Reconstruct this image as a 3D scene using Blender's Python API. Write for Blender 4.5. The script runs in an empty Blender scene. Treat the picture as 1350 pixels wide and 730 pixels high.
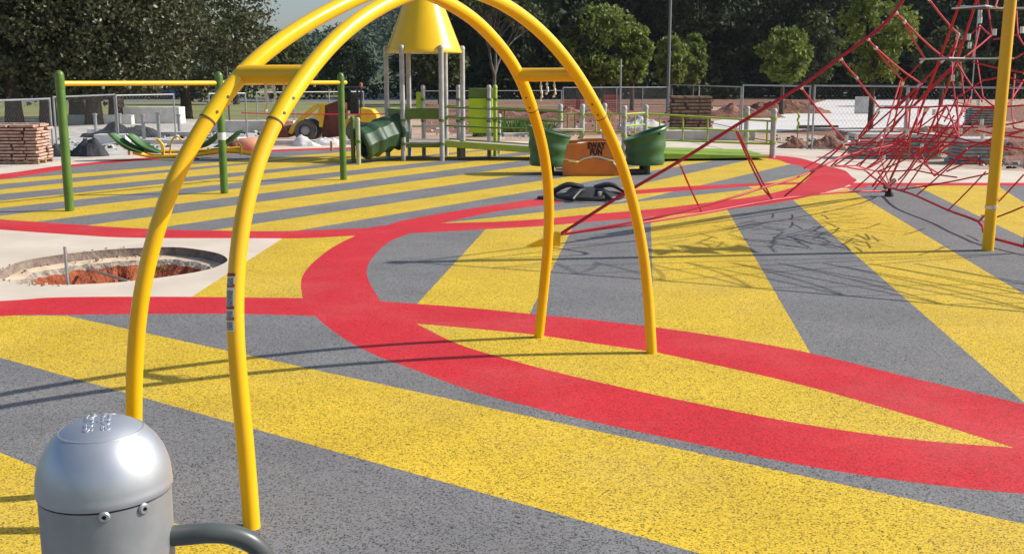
import bpy, math, random
import numpy as np
from mathutils import Vector, Matrix, noise
from mathutils.geometry import delaunay_2d_cdt
random.seed(7); rng = np.random.default_rng(7)
R = math.radians
sc = bpy.context.scene
col = sc.collection
# ------------------------------------------------------------------ camera maths
F, H = 1390.0, 2.0
TH = math.atan(260 / F)
FWD = Vector((0, math.cos(TH), -math.sin(TH))); UPV = Vector((0, math.sin(TH), math.cos(TH))); RT = Vector((1, 0, 0))
CAM = Vector((0, 0, H))
def ray(px, py): return FWD + RT * ((px - 675) / F) + UPV * ((365 - py) / F)
def G(px, py, z=0.0):
    d = ray(px, py); return CAM + d * ((z - H) / d.z)
def at(px, py, Y):
    d = ray(px, py); return CAM + d * (Y / d.y)
def onplane(px, py, a, n):
    d = ray(px, py); return CAM + d * ((a - CAM).dot(n) / d.dot(n))
cam = bpy.data.cameras.new('camera'); co = bpy.data.objects.new('camera', cam); col.objects.link(co)
cam.sensor_width = 36; cam.lens = 36 * F / 1350; cam.clip_end = 4000; cam.clip_start = 0.05
co.location = CAM; co.rotation_euler = (math.pi / 2 - TH, 0, 0); sc.camera = co
# ------------------------------------------------------------------ light
EL, AZ = R(37), R(7)
sdir = Vector((math.cos(EL) * math.cos(AZ), math.cos(EL) * math.sin(AZ), math.sin(EL)))
sl = bpy.data.lights.new('sun', 'SUN'); so = bpy.data.objects.new('sun', sl); col.objects.link(so)
sl.energy = 5.0; sl.angle = R(0.5); sl.color = (1, 0.95, 0.87)
so.rotation_euler = (-sdir).to_track_quat('-Z', 'Y').to_euler()
w = bpy.data.worlds.new('World'); sc.world = w; w.use_nodes = True
nt = w.node_tree; bg = nt.nodes['Background']; sky = nt.nodes.new('ShaderNodeTexSky')
sky.sky_type = 'NISHITA'; sky.sun_disc = False; sky.sun_elevation = EL; sky.sun_rotation = math.pi / 2 - AZ
sky.air_density = 1.0; sky.dust_density = 2.0; sky.ozone_density = 2.0
nt.links.new(sky.outputs[0], bg.inputs[0]); bg.inputs[1].default_value = 0.12
sc.view_settings.view_transform = 'Standard'; sc.view_settings.look = 'None'; sc.view_settings.exposure = 0.12
sc.view_settings.gamma = 1
try: sc.view_settings.use_curve_mapping = False
except Exception: pass
# ------------------------------------------------------------------ materials
M = {}
def mat(name, c, rough=0.6, c2=None, scale=8.0, bump=0.0, bscale=None, metal=0.0, detail=4, spec=0.5, lo=0.35, hi=0.65, trans=0.0, coord='Object', bdist=0.01, coat=0.0, grime=0.0):
    m = bpy.data.materials.new(name); m.use_nodes = True; n = m.node_tree; b = n.nodes['Principled BSDF']
    b.inputs['Roughness'].default_value = rough; b.inputs['Metallic'].default_value = metal
    b.inputs['Specular IOR Level'].default_value = spec; b.inputs['Coat Weight'].default_value = coat
    b.inputs['Base Color'].default_value = (*c, 1)
    tc = n.nodes.new('ShaderNodeTexCoord')
    if c2:
        t = n.nodes.new('ShaderNodeTexNoise'); t.inputs['Scale'].default_value = scale; t.inputs['Detail'].default_value = detail
        n.links.new(tc.outputs[coord], t.inputs['Vector'])
        r = n.nodes.new('ShaderNodeValToRGB'); r.color_ramp.elements[0].position = lo; r.color_ramp.elements[1].position = hi
        r.color_ramp.elements[0].color = (*c, 1); r.color_ramp.elements[1].color = (*c2, 1)
        n.links.new(t.outputs['Fac'], r.inputs[0]); n.links.new(r.outputs[0], b.inputs['Base Color'])
    if bump:
        t2 = n.nodes.new('ShaderNodeTexNoise'); t2.inputs['Scale'].default_value = bscale or scale * 3; t2.inputs['Detail'].default_value = 5
        n.links.new(tc.outputs[coord], t2.inputs['Vector'])
        bm_ = n.nodes.new('ShaderNodeBump'); bm_.inputs['Strength'].default_value = bump; bm_.inputs['Distance'].default_value = bdist
        n.links.new(t2.outputs['Fac'], bm_.inputs['Height']); n.links.new(bm_.outputs[0], b.inputs['Normal'])
    if trans:
        tr = n.nodes.new('ShaderNodeBsdfTranslucent'); mx = n.nodes.new('ShaderNodeMixShader'); mx.inputs[0].default_value = trans
        out = n.nodes['Material Output']; n.links.new(b.outputs[0], mx.inputs[1]); n.links.new(tr.outputs[0], mx.inputs[2]); n.links.new(mx.outputs[0], out.inputs[0])
        if c2: n.links.new(r.outputs[0], tr.inputs[0])
        else: tr.inputs[0].default_value = (*c, 1)
    M[name] = m; return m
def rubber(name, a, dark, mott):
    """poured rubber: granules with dark binder showing between them"""
    m = bpy.data.materials.new(name); m.use_nodes = True; n = m.node_tree; L = n.links; b = n.nodes['Principled BSDF']
    b.inputs['Roughness'].default_value = 0.8; b.inputs['Specular IOR Level'].default_value = 0.3
    tc = n.nodes.new('ShaderNodeTexCoord')
    v = n.nodes.new('ShaderNodeTexVoronoi'); v.inputs['Scale'].default_value = 155
    L.new(tc.outputs['Object'], v.inputs['Vector'])
    v2 = n.nodes.new('ShaderNodeTexVoronoi'); v2.inputs['Scale'].default_value = 90; L.new(tc.outputs['Object'], v2.inputs['Vector'])
    av = n.nodes.new('ShaderNodeMix'); av.data_type = 'RGBA'; av.inputs[0].default_value = .30; L.new(v.outputs['Color'], av.inputs[6]); L.new(v2.outputs['Color'], av.inputs[7])
    sx = n.nodes.new('ShaderNodeSeparateColor'); L.new(av.outputs[2], sx.inputs[0])
    r = n.nodes.new('ShaderNodeValToRGB'); e = r.color_ramp.elements
    e[0].position = 0.20; e[0].color = (*dark, 1); e[1].position = 0.34; e[1].color = (*a, 1)
    e2 = r.color_ramp.elements.new(0.85); e2.color = (*[min(.97, x * 1.45) for x in a], 1)
    L.new(sx.outputs[0], r.inputs[0])
    g = n.nodes.new('ShaderNodeTexNoise'); g.inputs['Scale'].default_value = 1.3; g.inputs['Detail'].default_value = 5
    L.new(tc.outputs['Object'], g.inputs['Vector'])
    mr = n.nodes.new('ShaderNodeMapRange'); mr.inputs[1].default_value = 0.3; mr.inputs[2].default_value = 0.7; mr.inputs[3].default_value = 1 - mott; mr.inputs[4].default_value = 1 + mott * .5
    L.new(g.outputs['Fac'], mr.inputs[0])
    mx = n.nodes.new('ShaderNodeMix'); mx.data_type = 'RGBA'; mx.blend_type = 'MULTIPLY'; mx.inputs[0].default_value = 1
    L.new(r.outputs[0], mx.inputs[6]); L.new(mr.outputs[0], mx.inputs[7]); 
    du = n.nodes.new('ShaderNodeTexNoise'); du.inputs['Scale'].default_value = .55; du.inputs['Detail'].default_value = 9; du.inputs['Roughness'].default_value = .68
    L.new(tc.outputs['Object'], du.inputs['Vector']); dr = n.nodes.new('ShaderNodeMapRange'); dr.inputs[1].default_value = .48; dr.inputs[2].default_value = .80; dr.inputs[4].default_value = .14
    L.new(du.outputs['Fac'], dr.inputs[0]); dm = n.nodes.new('ShaderNodeMix'); dm.data_type = 'RGBA'; L.new(dr.outputs[0], dm.inputs[0]); L.new(mx.outputs[2], dm.inputs[6]); dm.inputs[7].default_value = (.50, .43, .34, 1)
    L.new(dm.outputs[2], b.inputs['Base Color'])
    M[name] = m
rubber('rub_grey', (.165, .163, .163), (.035, .035, .035), .12)
rubber('rub_yellow', (.55, .375, .027), (.15, .10, .012), .12)
rubber('rub_red', (.49, .019, .028), (.27, .012, .016), .09)
mat('yellow', (.93, .58, .0015), .26, (.90, .54, .0015), 3, coat=.35, bump=.06, bscale=60, bdist=.002)
mat('yellow_low', (.90, .50, .002), .30, (.86, .46, .002), 3, coat=.2, bump=.06, bscale=60, bdist=.002)
mat('silver', (.42, .43, .44), .46, (.36, .37, .38), 40, metal=.6, bump=.08, bscale=400, bdist=.0005)
mat('silver_cap', (.56, .58, .61), .42, (.50, .52, .55), 30, metal=.7, bump=.05, bscale=500, bdist=.0004)
mat('greypaint', (.09, .10, .095), .35, (.075, .083, .08), 20)
mat('postgrey', (.50, .50, .48), .5, (.36, .36, .35), 6)
mat('green', (.10, .20, .025), .4, (.075, .155, .02), 5)
mat('olive', (.12, .19, .03), .5, (.09, .15, .025), 5)
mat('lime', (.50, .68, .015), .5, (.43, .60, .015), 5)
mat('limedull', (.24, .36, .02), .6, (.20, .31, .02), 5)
mat('postlime', (.42, .46, .30), .5, (.34, .38, .22), 5)
mat('limerail', (.40, .50, .06), .5, (.33, .42, .05), 5)
mat('plasticgreen', (.040, .12, .040), .42, (.055, .15, .05), 4, bump=.05, bscale=12)
mat('seatgreen', (.045, .13, .035), .45, (.07, .18, .05), 4)
mat('slidegreen', (.020, .058, .026), .5, (.034, .085, .038), 3, bump=.3, bscale=4, bdist=.05)
mat('orange', (.66, .20, .035), .45, (.56, .165, .03), 4)
mat('peach', (.75, .36, .20), .5, (.68, .30, .16), 3)
mat('cream', (.75, .68, .55), .6)
mat('deck', (.45, .42, .36), .6, (.34, .32, .28), 6)
mat('brownmetal', (.16, .09, .06), .6, (.11, .065, .045), 6)
mat('black', (.014, .014, .015), .45, (.024, .024, .024), 10)
mat('tyre', (.10, .095, .085), .85, (.15, .14, .12), 6)
mat('rubberblack', (.02, .02, .02), .7, (.035, .035, .033), 12)
mat('rope', (.62, .016, .04), .55, (.46, .010, .03), 60, bump=.5, bscale=150, bdist=.003)
mat('clamp', (.75, .76, .78), .25, metal=.7)
mat('membrane', (.03, .03, .032), .6)
mat('steel', (.42, .43, .43), .42, (.33, .34, .34), 5, metal=.6)
mat('wire', (.20, .205, .205), .6, metal=.3)
mat('concrete', (.66, .565, .455), .85, (.56, .48, .385), 1.2, bump=.25, bscale=40, bdist=.004, detail=8)
mat('pad', (.66, .64, .60), .85, (.56, .54, .51), .35, bump=.1, bscale=8, detail=6)
mat('curb', (.60, .58, .54), .85, (.44, .42, .39), 2, bump=.3, bscale=20, bdist=.01)
mat('white', (.78, .77, .74), .7, (.62, .61, .58), 3)
mat('asphalt', (.13, .135, .14), .9, (.17, .17, .175), .8, bump=.2, bscale=50)
mat('grass', (.15, .17, .045), .95, (.24, .22, .085), .12, bump=.6, bscale=6, bdist=.05, detail=8)
mat('gravel', (.60, .56, .51), .95, (.38, .355, .33), 2.2, bump=.9, bscale=12, bdist=.05, detail=9)
mat('tan', (.50, .37, .27), .95, (.36, .23, .16), .8, bump=.8, bscale=9, bdist=.05, detail=9)
mat('clay', (.30, .15, .10), .95, (.17, .07, .045), 1.6, bump=1, bscale=9, bdist=.08, detail=9)
mat('pitclay', (.40, .10, .035), .95, (.20, .045, .018), 9, bump=1, bscale=26, bdist=.04, detail=9)
mat('pitsand', (.66, .53, .38), .9, (.50, .38, .26), 5, bump=.7, bscale=30, bdist=.01, detail=9)
mat('pitstone', (.42, .36, .29), .95, (.16, .12, .09), 14, bump=1, bscale=30, bdist=.03, detail=9)
mat('pitwall', (.27, .21, .17), .95, (.16, .12, .10), 9, bump=.9, bscale=25, bdist=.02, detail=9)
mat('brick', (.42, .24, .17), .85, (.60, .42, .32), 7, bump=.3, bscale=40)
mat('brickgap', (.10, .055, .04), .9)
mat('stone', (.28, .265, .235), .9, (.42, .40, .36), 5, bump=.6, bscale=20, bdist=.02)
mat('wood', (.40, .27, .16), .8, (.22, .13, .08), 8)
mat('fabric', (.022, .024, .03), .85, (.045, .047, .055), 3, bump=.6, bscale=7, bdist=.05)
mat('barkgrey', (.16, .145, .12), .95, (.10, .09, .075), 6)
mat('bark', (.10, .075, .055), .95, (.05, .038, .028), 9, bump=.9, bscale=18, bdist=.03)
mat('loader', (.80, .50, .012), .45, (.66, .40, .012), 4)
mat('rust', (.20, .06, .04), .7, (.13, .04, .03), 6)
mat('glass', (.03, .035, .04), .1, spec=.8)
mat('carpaint', (.03, .035, .05), .25, coat=.6)
mat('carpaint_white', (.7, .7, .7), .3, coat=.6)
mat('carpaint_blue', (.04, .09, .30), .3, coat=.6)
mat('orangemesh', (.65, .08, .03), .7, (.5, .05, .03), 6)
mat('redtape', (.6, .02, .05), .5)
mat('stickerw', (.72, .72, .68), .5)
mat('stickert', (.14, .15, .15), .5, (.42, .42, .40), 210, lo=.45, hi=.55, detail=2)
mat('stickerr', (.30, .05, .02), .5)
mat('lettering', (.035, .012, .008), .6)
mat('leafdark', (.025, .040, .015), .7, (.048, .066, .025), 1.2, trans=.1, spec=.15)
mat('leafoak', (.042, .058, .022), .42, (.095, .095, .038), 1.5, trans=.15, spec=.45)
mat('leaffresh', (.13, .19, .035), .6, (.24, .28, .07), 1.5, trans=.3, spec=.2)
mat('leafolive', (.06, .085, .03), .6, (.11, .125, .05), 1.5, trans=.25, spec=.2)
mat('leafhill', (.050, .080, .050), .9, (.080, .115, .065), .3, spec=.1)
mat('hill', (.030, .050, .026), 1.0, (.055, .078, .040), .022, bump=1, bscale=.09, bdist=6, detail=10)
mat('weed', (.09, .19, .03), .6, (.15, .25, .05), 4, trans=.3)
# ------------------------------------------------------------------ mesh builder
class MB:
    def __init__(s): s.v = []; s.f = []; s.m = []
    def add(s, vs, fs, mi=0):
        o = len(s.v); s.v += [tuple(p) for p in vs]; s.f += [tuple(i + o for i in f) for f in fs]; s.m += [mi] * len(fs); return s
    def box(s, c, size, rz=0, mi=0, mat4=None):
        X = mat4 or (Matrix.Translation(Vector(c)) @ Matrix.Rotation(rz, 4, 'Z'))
        a, b, h = [q / 2 for q in size]
        vs = [X @ Vector((x, y, z)) for z in (-h, h) for x, y in ((-a, -b), (a, -b), (a, b), (-a, b))]
        return s.add(vs, [(3, 2, 1, 0), (4, 5, 6, 7), (0, 1, 5, 4), (1, 2, 6, 5), (2, 3, 7, 6), (3, 0, 4, 7)], mi)
    def tube(s, pts, r, seg=10, caps=True, mi=0, closed=False):
        P = [Vector(p) for p in pts]; n = len(P); rr = r if hasattr(r, '__len__') else [r] * n
        T = []
        for i in range(n):
            a = P[i - 1] if (i or closed) else P[0]; b = P[(i + 1) % n] if (i < n - 1 or closed) else P[-1]
            T.append((b - a).normalized())
        u = T[0].orthogonal().normalized(); vs = []; 
        for i in range(n):
            u = (u - T[i] * u.dot(T[i])).normalized(); v = T[i].cross(u)
            for k in range(seg):
                a = 2 * math.pi * k / seg; vs.append(P[i] + (u * math.cos(a) + v * math.sin(a)) * rr[i])
        fs = []
        for i in range(n if closed else n - 1):
            j = (i + 1) % n
            for k in range(seg):
                k2 = (k + 1) % seg; fs.append((i * seg + k, i * seg + k2, j * seg + k2, j * seg + k))
        if caps and not closed: fs += [tuple(range(seg))[::-1], tuple((n - 1) * seg + k for k in range(seg))]
        return s.add(vs, fs, mi)
    def lathe(s, prof, c=(0, 0, 0), seg=24, mat4=None, mi=0, caps=True):
        X = mat4 or Matrix.Translation(Vector(c)); vs = []; n = len(prof)
        for r, z in prof:
            for k in range(seg):
                a = 2 * math.pi * k / seg; vs.append(X @ Vector((r * math.cos(a), r * math.sin(a), z)))
        fs = [(i * seg + k, i * seg + (k + 1) % seg, (i + 1) * seg + (k + 1) % seg, (i + 1) * seg + k) for i in range(n - 1) for k in range(seg)]
        if caps and prof[0][0] > 1e-6: fs.append(tuple(range(seg))[::-1])
        if caps and prof[-1][0] > 1e-6: fs.append(tuple((n - 1) * seg + k for k in range(seg)))
        return s.add(vs, fs, mi)
    def prism(s, poly, t, X):
        """poly in local x,z; thickness t along local y"""
        n = len(poly); vs = [X @ Vector((x, y, z)) for y in (-t / 2, t / 2) for x, z in poly]
        return s.add(vs, [tuple(range(n)), tuple(range(n, 2 * n))[::-1]] + [(i, i + n, (i + 1) % n + n, (i + 1) % n) for i in range(n)])
    def build(s, name, mats, parent=None, smooth=True, bevel=0, angle=40):
        me = bpy.data.meshes.new(name)
        org = Vector((0, 0, 0))
        if parent is not None: org = parent_world(parent)
        elif s.v:
            A = np.array(s.v); org = Vector((float((A[:, 0].min() + A[:, 0].max()) / 2), float((A[:, 1].min() + A[:, 1].max()) / 2), float(A[:, 2].min())))
        me.from_pydata([(p[0] - org.x, p[1] - org.y, p[2] - org.z) for p in s.v], [], s.f)
        mats = mats if isinstance(mats, (list, tuple)) else [mats]
        for q in mats: me.materials.append(M[q])
        if len(mats) > 1: me.polygons.foreach_set('material_index', s.m)
        me.update()
        if smooth:
            me.shade_smooth()
            try: me.set_sharp_from_angle(angle=R(angle))
            except Exception: pass
        o = bpy.data.objects.new(name, me); col.objects.link(o)
        if parent is not None: o.parent = parent
        else: o.location = org
        if bevel:
            b = o.modifiers.new('bevel', 'BEVEL'); b.width = bevel; b.segments = 2; b.limit_method = 'ANGLE'
        return o
def parent_world(p):
    v = Vector(p.location)
    while p.parent: p = p.parent; v += Vector(p.location)
    return v
def tag(o, label=None, cat=None, group=None, kind=None):
    if label: o['label'] = label
    if cat: o['category'] = cat
    if group: o['group'] = group
    if kind: o['kind'] = kind
    return o
def empty(name, loc, label, cat, group=None):
    o = bpy.data.objects.new(name, None); col.objects.link(o); o.location = Vector(loc); o.empty_display_size = .2
    return tag(o, label, cat, group)
def copy_tree(o, loc=None, parent=None, label=None):
    c = o.copy(); col.objects.link(c)
    if parent: c.parent = parent
    if loc is not None: c.location = loc
    if label: c['label'] = label
    for ch in list(o.children): copy_tree(ch, None, c)
    return c
def spl(pts, n=8, closed=False):
    P = [Vector(p) for p in pts]; out = []; N = len(P)
    rngi = range(N if closed else N - 1)
    for i in rngi:
        p1, p2 = P[i], P[(i + 1) % N]
        p0 = P[i - 1] if (i or closed) else p1 * 2 - p2
        p3 = P[(i + 2) % N] if (i < N - 2 or closed) else p2 * 2 - p1
        for k in range(n):
            t = k / n
            out.append(0.5 * ((2 * p1) + (p2 - p0) * t + (2 * p0 - 5 * p1 + 4 * p2 - p3) * t * t + (3 * p1 - p0 - 3 * p2 + p3) * t ** 3))
    if not closed: out.append(P[-1])
    return out
# ------------------------------------------------------------------ the ground: one flush sheet cut into its surfaces
polys = {}
def g2(p): q = G(*p); return Vector((q.x, q.y))
def PG(name, *secs, curve=True):
    """sections of pixel points, each smoothed on the ground"""
    out = []
    for s_ in secs:
        w_ = [g2(p) for p in s_]
        if curve and len(w_) > 2: w_ = [Vector((q.x, q.y)) for q in spl([(a.x, a.y, 0) for a in w_], 6)]
        for q in w_:
            if not out or (q - out[-1]).length > 0.004: out.append(q)
    if (out[0] - out[-1]).length < 0.004: out.pop()
    polys[name] = out
# outer circle of the big play area
top_out = [(-330, 262), (-150, 243), (0, 229.5), (80, 218.5), (180, 209), (270, 202), (370, 197), (520, 193), (700, 191.5), (880, 194.6), (954, 199), (1019, 204.6), (1052, 208), (1078, 215), (1096, 220), (1114, 225), (1123, 233), (1129, 238.3), (1111, 247.5)]
bot_out = [(1111, 247.5), (1044, 264), (958, 276), (858, 286), (784, 292), (716, 297.8), (639, 302.3), (541, 307.5), (469.8, 310.5), (400, 314), (340, 314), (176, 313.4), (100, 309.6), (0, 302.6), (-150, 290), (-330, 262)]
PG('R1', top_out, bot_out)
top_in = [(-290, 261), (-130, 249), (0, 236.5), (80, 224.6), (100, 219.6), (180, 212.3), (270, 205), (370, 199.5), (520, 195.4), (700, 194), (880, 198.3), (954, 203), (1019, 210), (1037, 215), (1054, 218.7), (1065, 223), (1071, 228), (1058, 242)]
bot_in = [(1058, 242), (1039, 249), (1000, 258), (917, 269), (857, 276), (784, 282), (714, 288.6), (651, 292.4), (580, 294.4), (501, 299.6), (404, 303.5), (340, 304.6), (194, 301.6), (63, 293.3), (0, 289), (-130, 278), (-290, 261)]
PG('R1in', top_in, bot_in)
PG('UB', [(480, 303), (501, 299.6), (531, 290.7), (596, 278.9), (700, 263), (770, 255.5), (840, 250.5), (917, 244.8), (1006, 241.4), (1064, 240.2)], [(1064, 243), (1006, 244.6), (917, 250.6), (840, 256), (770, 263), (716, 270.6), (651, 279.5), (580, 294.6)], [(540, 304)])
PG('L2', [(580, 294.4), (1062, 241.5), (1062, 300), (580, 300)], curve=False)
PG('band_bits', [(1105, 248), (1145, 241), (1145, 244.6), (1140, 248)], curve=False)
ta_out = [(469.8, 309.9), (440, 325), (416, 343), (401, 359.6), (396.6, 374.7), (399, 392.8)]
ta_out2 = [(416, 416.6), (430, 429), (460, 450), (500, 470), (539, 484.4), (620.6, 514.5), (711, 538.7), (801.4, 559.8), (900, 581), (1048.6, 611), (1197, 634.4), (1350, 650.5), (1550, 664), (1800, 668)]
ta_in = [(1800, 640), (1550, 582), (1350, 532.5), (1197, 496.4), (1048.6, 461), (900, 436), (780, 421.4), (699, 413.6), (621, 405.7), (550, 400.3), (502, 397)]
ta_in2 = [(500.6, 395.2), (487, 371.7), (484, 353.6), (494.5, 335.5), (515.6, 317.4), (541, 307.5)]
PG('TA', ta_out, [(404, 405)], ta_out2, ta_in, ta_in2, [(545, 300), (501, 297.5), (485, 303)])
PG('L1', [(549, 426.4), (620.6, 432.6), (702, 440.7), (786, 452.8), (852.7, 462.4), (900, 471.5), (1048.6, 505), (1197, 546.5), (1336.4, 589.8)], [(1336.4, 589.8), (1197, 578), (1048.6, 556.7), (900, 527.5), (825.6, 511.5), (741, 492), (680.9, 476.3), (605.5, 453.7), (549, 426.4)])
PG('SB', [(-700, 450), (-300, 412), (0, 396.6), (77, 391.8), (220, 391), (398.7, 392.7), (425, 393)], [(430, 418), (418, 416.6), (300, 413.4), (92, 414.7), (0, 416.6), (-300, 436), (-700, 480)])
PG('WD', [(500, 306), (371, 312), (371, 315), (254.8, 389.6), (245, 396), (430, 396)], curve=False)
PG('pathnear', [(-900, 330), (-330, 262), (0, 300), (485, 303), (470, 309), (425, 345), (408, 375), (412, 398), (0, 405), (-300, 422), (-900, 460)], curve=False)
# near rubber (everything this side of the bands)
PG('R2', [(-700, 465), (-300, 424), (0, 406), (240, 402), (420, 404)], [(405, 380), (430, 340), (500, 303), (716, 293), (1044, 260), (1145, 242.5)])
polys['R2'] += [g2((1145, 241)), g2((1350, 241)), g2((1700, 241)), Vector((40, 16)), Vector((40, -8)), Vector((-30, -8))]
PG('farband', [(1120, 241), (1700, 241), (1700, 244.8), (1120, 244.8)], curve=False)
PG('PIT', [(-6, 360), (26, 345), (80, 335.5), (142, 329), (190, 326.5), (237, 326), (284, 333), (300, 342), (289, 350), (270, 356), (237, 362), (166, 371), (95, 375), (54, 375), (24, 371.5), (0, 367)])
PG('NS1', [(-260, 414), (88, 416), (1600, 744.3), (1600, 918), (400, 583), (0, 471)], curve=False)
PG('NS2', [(-300, 475), (0, 596), (233, 690), (600, 838), (900, 960), (-300, 960)], curve=False)
PG('S1', [(645, 297), (760, 290), (698, 414), (690, 432), (530, 424), (550, 400.3)], curve=False)
PG('S2', [(857.6, 280), (955, 270), (1067, 463), (1082, 488), (863, 450)], curve=False)
PG('S3', [(1030, 250), (1112, 244.8), (1347, 386), (1600, 540), (1600, 748), (1347.5, 528)], curve=False)
PG('S4', [(1203, 243), (1312, 243), (1350, 267), (1500, 345), (1500, 384.6), (1350, 313.5)], curve=False)
def fline(pts, x0=-60, x1=60):
    A = np.array([g2(p)[:] for p in pts]); c = A.mean(0); u = np.linalg.svd(A - c)[2][0]
    if u[0] < 0: u = -u
    return [Vector(c + u * ((x - c[0]) / u[0])) for x in (x0, x1)]
LN = dict(
 a=[(0, 237), (80, 230.8), (180, 222.5)], b=[(0, 242.5), (80, 236.3), (180, 227)], c=[(0, 250), (80, 241.8), (180, 231.6)], d=[(0, 255.5), (80, 249.3), (180, 239.2)],
 e=[(0, 264.5), (80, 256.2), (180, 246.7), (350, 229), (440, 219)], f=[(0, 274.7), (80, 264.8), (180, 255.2), (350, 237.7), (440, 226.5)],
 g=[(0, 283.5), (80, 275.3), (180, 263.3), (350, 246), (460, 232), (560, 219)], h=[(60, 291), (180, 275.3), (350, 254), (460, 241), (560, 228), (580, 225.3)],
 i=[(121, 298), (180, 287.3), (350, 264), (460, 250), (560, 237), (580, 235)], j=[(215, 301), (350, 279), (440, 265.7), (560, 248.6), (580, 245.2), (690, 231)],
 k=[(332, 298), (440, 278.8), (460, 275), (560, 260.3), (715, 239)], l=[(421.5, 300.2), (460, 292), (560, 274.7), (715, 249.8), (880, 222)],
 m=[(880, 235), (954, 218), (984, 212)], n=[(921, 244.6), (991, 229), (1037, 217.5)], o=[(1017, 239), (1071, 227)], q=[(1040, 248), (1100, 233)])
for nm, (u_, v_) in dict(y1='ab', y2='cd', y3='ef', y4='gh', y5='ij', y6='kl', y7='mn', y8='oq').items():
    lo, hi = ((-60, 22) if nm != 'y7' else (2.0, 22)) if nm != 'y8' else (4.5, 22)
    A_, B_ = fline(LN[u_], lo, hi), fline(LN[v_], lo, hi)
    # far ends stop short of crossing
    polys[nm] = [A_[0], A_[1], B_[1], B_[0]]
    d0 = (A_[0] - B_[0]).y; d1 = (A_[1] - B_[1]).y
    if d0 * d1 < 0:
        t = d0 / (d0 - d1); X = A_[0].lerp(A_[1], t)
        polys[nm] = [X, A_[1], B_[1]] if d1 > 0 else [A_[0], X, B_[0]]
PG('path', [(-1000, 330), (-400, 262), (-100, 234), (0, 221), (100, 210), (180, 203.5), (300, 196.5), (420, 191), (520, 188.5), (700, 186), (880, 186.5), (960, 187), (1020, 189), (1060, 194), (1120, 203), (1240, 218), (1350, 226), (1700, 236)], [(1700, 300), (1145, 300), (700, 320), (-900, 320)], curve=True)
PG('site', [(-900, 300), (-400, 190), (0, 160), (330, 158), (560, 151), (960, 133), (1100, 130), (1700, 130), (2300, 210), (1700, 250), (700, 260), (-400, 280)], curve=False)
PG('clay1', [(545, 139), (760, 138), (960, 141), (1006, 149), (960, 155), (1030, 175), (1170, 185), (1350, 222), (1700, 232), (1700, 190), (1320, 168), (1300, 160), (1700, 160), (1700, 140), (1290, 140), (1250, 132), (960, 131), (545, 135)], curve=False)
PG('clay2', [(560, 140), (890, 140), (890, 176), (700, 180), (560, 175)], curve=False)
PG('padA', [(983, 152), (1048, 150), (1060, 140), (1091, 131.5), (1250, 131), (1300, 150), (1312, 166), (1140, 169), (1071, 169.5), (1000, 176), (940, 176), (940, 160)], curve=False)
PG('road', [(-1500, 129), (-200, 129), (560, 129), (1000, 126), (1100, 126), (2000, 126), (2000, 130.5), (1240, 131), (1085, 131), (1000, 129.5), (560, 134), (-200, 136), (-1500, 136)], curve=False)
PG('gravelL', [(-300, 215), (-50, 190), (0, 158), (270, 157), (345, 160), (345, 190), (270, 198), (100, 211), (0, 222), (-100, 238)], curve=False)
polys['WORLD'] = [Vector((-700, -40)), Vector((700, -40)), Vector((700, 1500)), Vector((-700, 1500))]
names = list(polys); V = []; FC = []
for nme in names:
    pl = polys[nme]
    if sum(pl[i - 1][0] * pl[i][1] - pl[i][0] * pl[i - 1][1] for i in range(len(pl))) < 0: polys[nme] = pl[::-1]
    idx = []
    for q in polys[nme]: idx.append(len(V)); V.append(Vector((q[0], q[1])))
    FC.append(idx)
cv, ce, cf, ov, oe, of = delaunay_2d_cdt(V, [], FC, 0, 1e-5, True)
sheets = {'play_surface': ['rub_grey', 'rub_yellow', 'rub_red'], 'path': ['concrete'], 'ground': ['grass', 'tan', 'clay', 'gravel'], 'pavement': ['pad'], 'road': ['asphalt']}
bucket = {k: [] for k in sheets}
stripes = {'y1', 'y2', 'y3', 'y4', 'y5', 'y6', 'y7', 'y8'}
for f_, ids in zip(cf, of):
    S = {names[i] for i in ids}
    if not S or 'PIT' in S: continue
    if 'L1' in S: r_ = ('play_surface', 1)
    elif S & {'TA', 'SB', 'UB'}: r_ = ('play_surface', 2)
    elif 'R1' in S and 'R1in' not in S: r_ = ('play_surface', 2)
    elif 'R1in' in S and 'L2' in S: r_ = ('play_surface', 1)
    elif 'WD' in S and 'R1' not in S: r_ = ('play_surface', 1)
    elif 'R1in' in S: r_ = ('play_surface', 1 if S & stripes else 0)
    elif S & {'farband', 'band_bits'}: r_ = ('play_surface', 2)
    elif 'pathnear' in S: r_ = ('path', 0)
    elif 'R2' in S: r_ = ('play_surface', 1 if S & {'S1', 'S2', 'S3', 'S4', 'NS1', 'NS2'} else 0)
    elif 'path' in S: r_ = ('path', 0)
    elif 'padA' in S: r_ = ('pavement', 0)
    elif 'road' in S: r_ = ('road', 0)
    elif 'gravelL' in S: r_ = ('ground', 3)
    elif S & {'clay1', 'clay2'}: r_ = ('ground', 2)
    elif 'site' in S: r_ = ('ground', 1)
    else: r_ = ('ground', 0)
    bucket[r_[0]].append((f_, r_[1]))
for k, fl in bucket.items():
    mb = MB(); vm = {}; 
    for f_, mi in fl:
        ids = []
        for i in f_:
            if i not in vm: vm[i] = len(mb.v); mb.v.append((cv[i].x, cv[i].y, 0.0))
            ids.append(vm[i])
        a, b, c = [mb.v[i] for i in ids[:3]]
        if (b[0] - a[0]) * (c[1] - a[1]) - (b[1] - a[1]) * (c[0] - a[0]) < 0: ids = ids[::-1]
        mb.f.append(tuple(ids)); mb.m.append(mi)
    me = bpy.data.meshes.new(k); me.from_pydata(mb.v, [], mb.f)
    for q in sheets[k]: me.materials.append(M[q])
    me.polygons.foreach_set('material_index', mb.m); me.update()
    o = bpy.data.objects.new(k, me); col.objects.link(o); tag(o, kind='structure')
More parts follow.
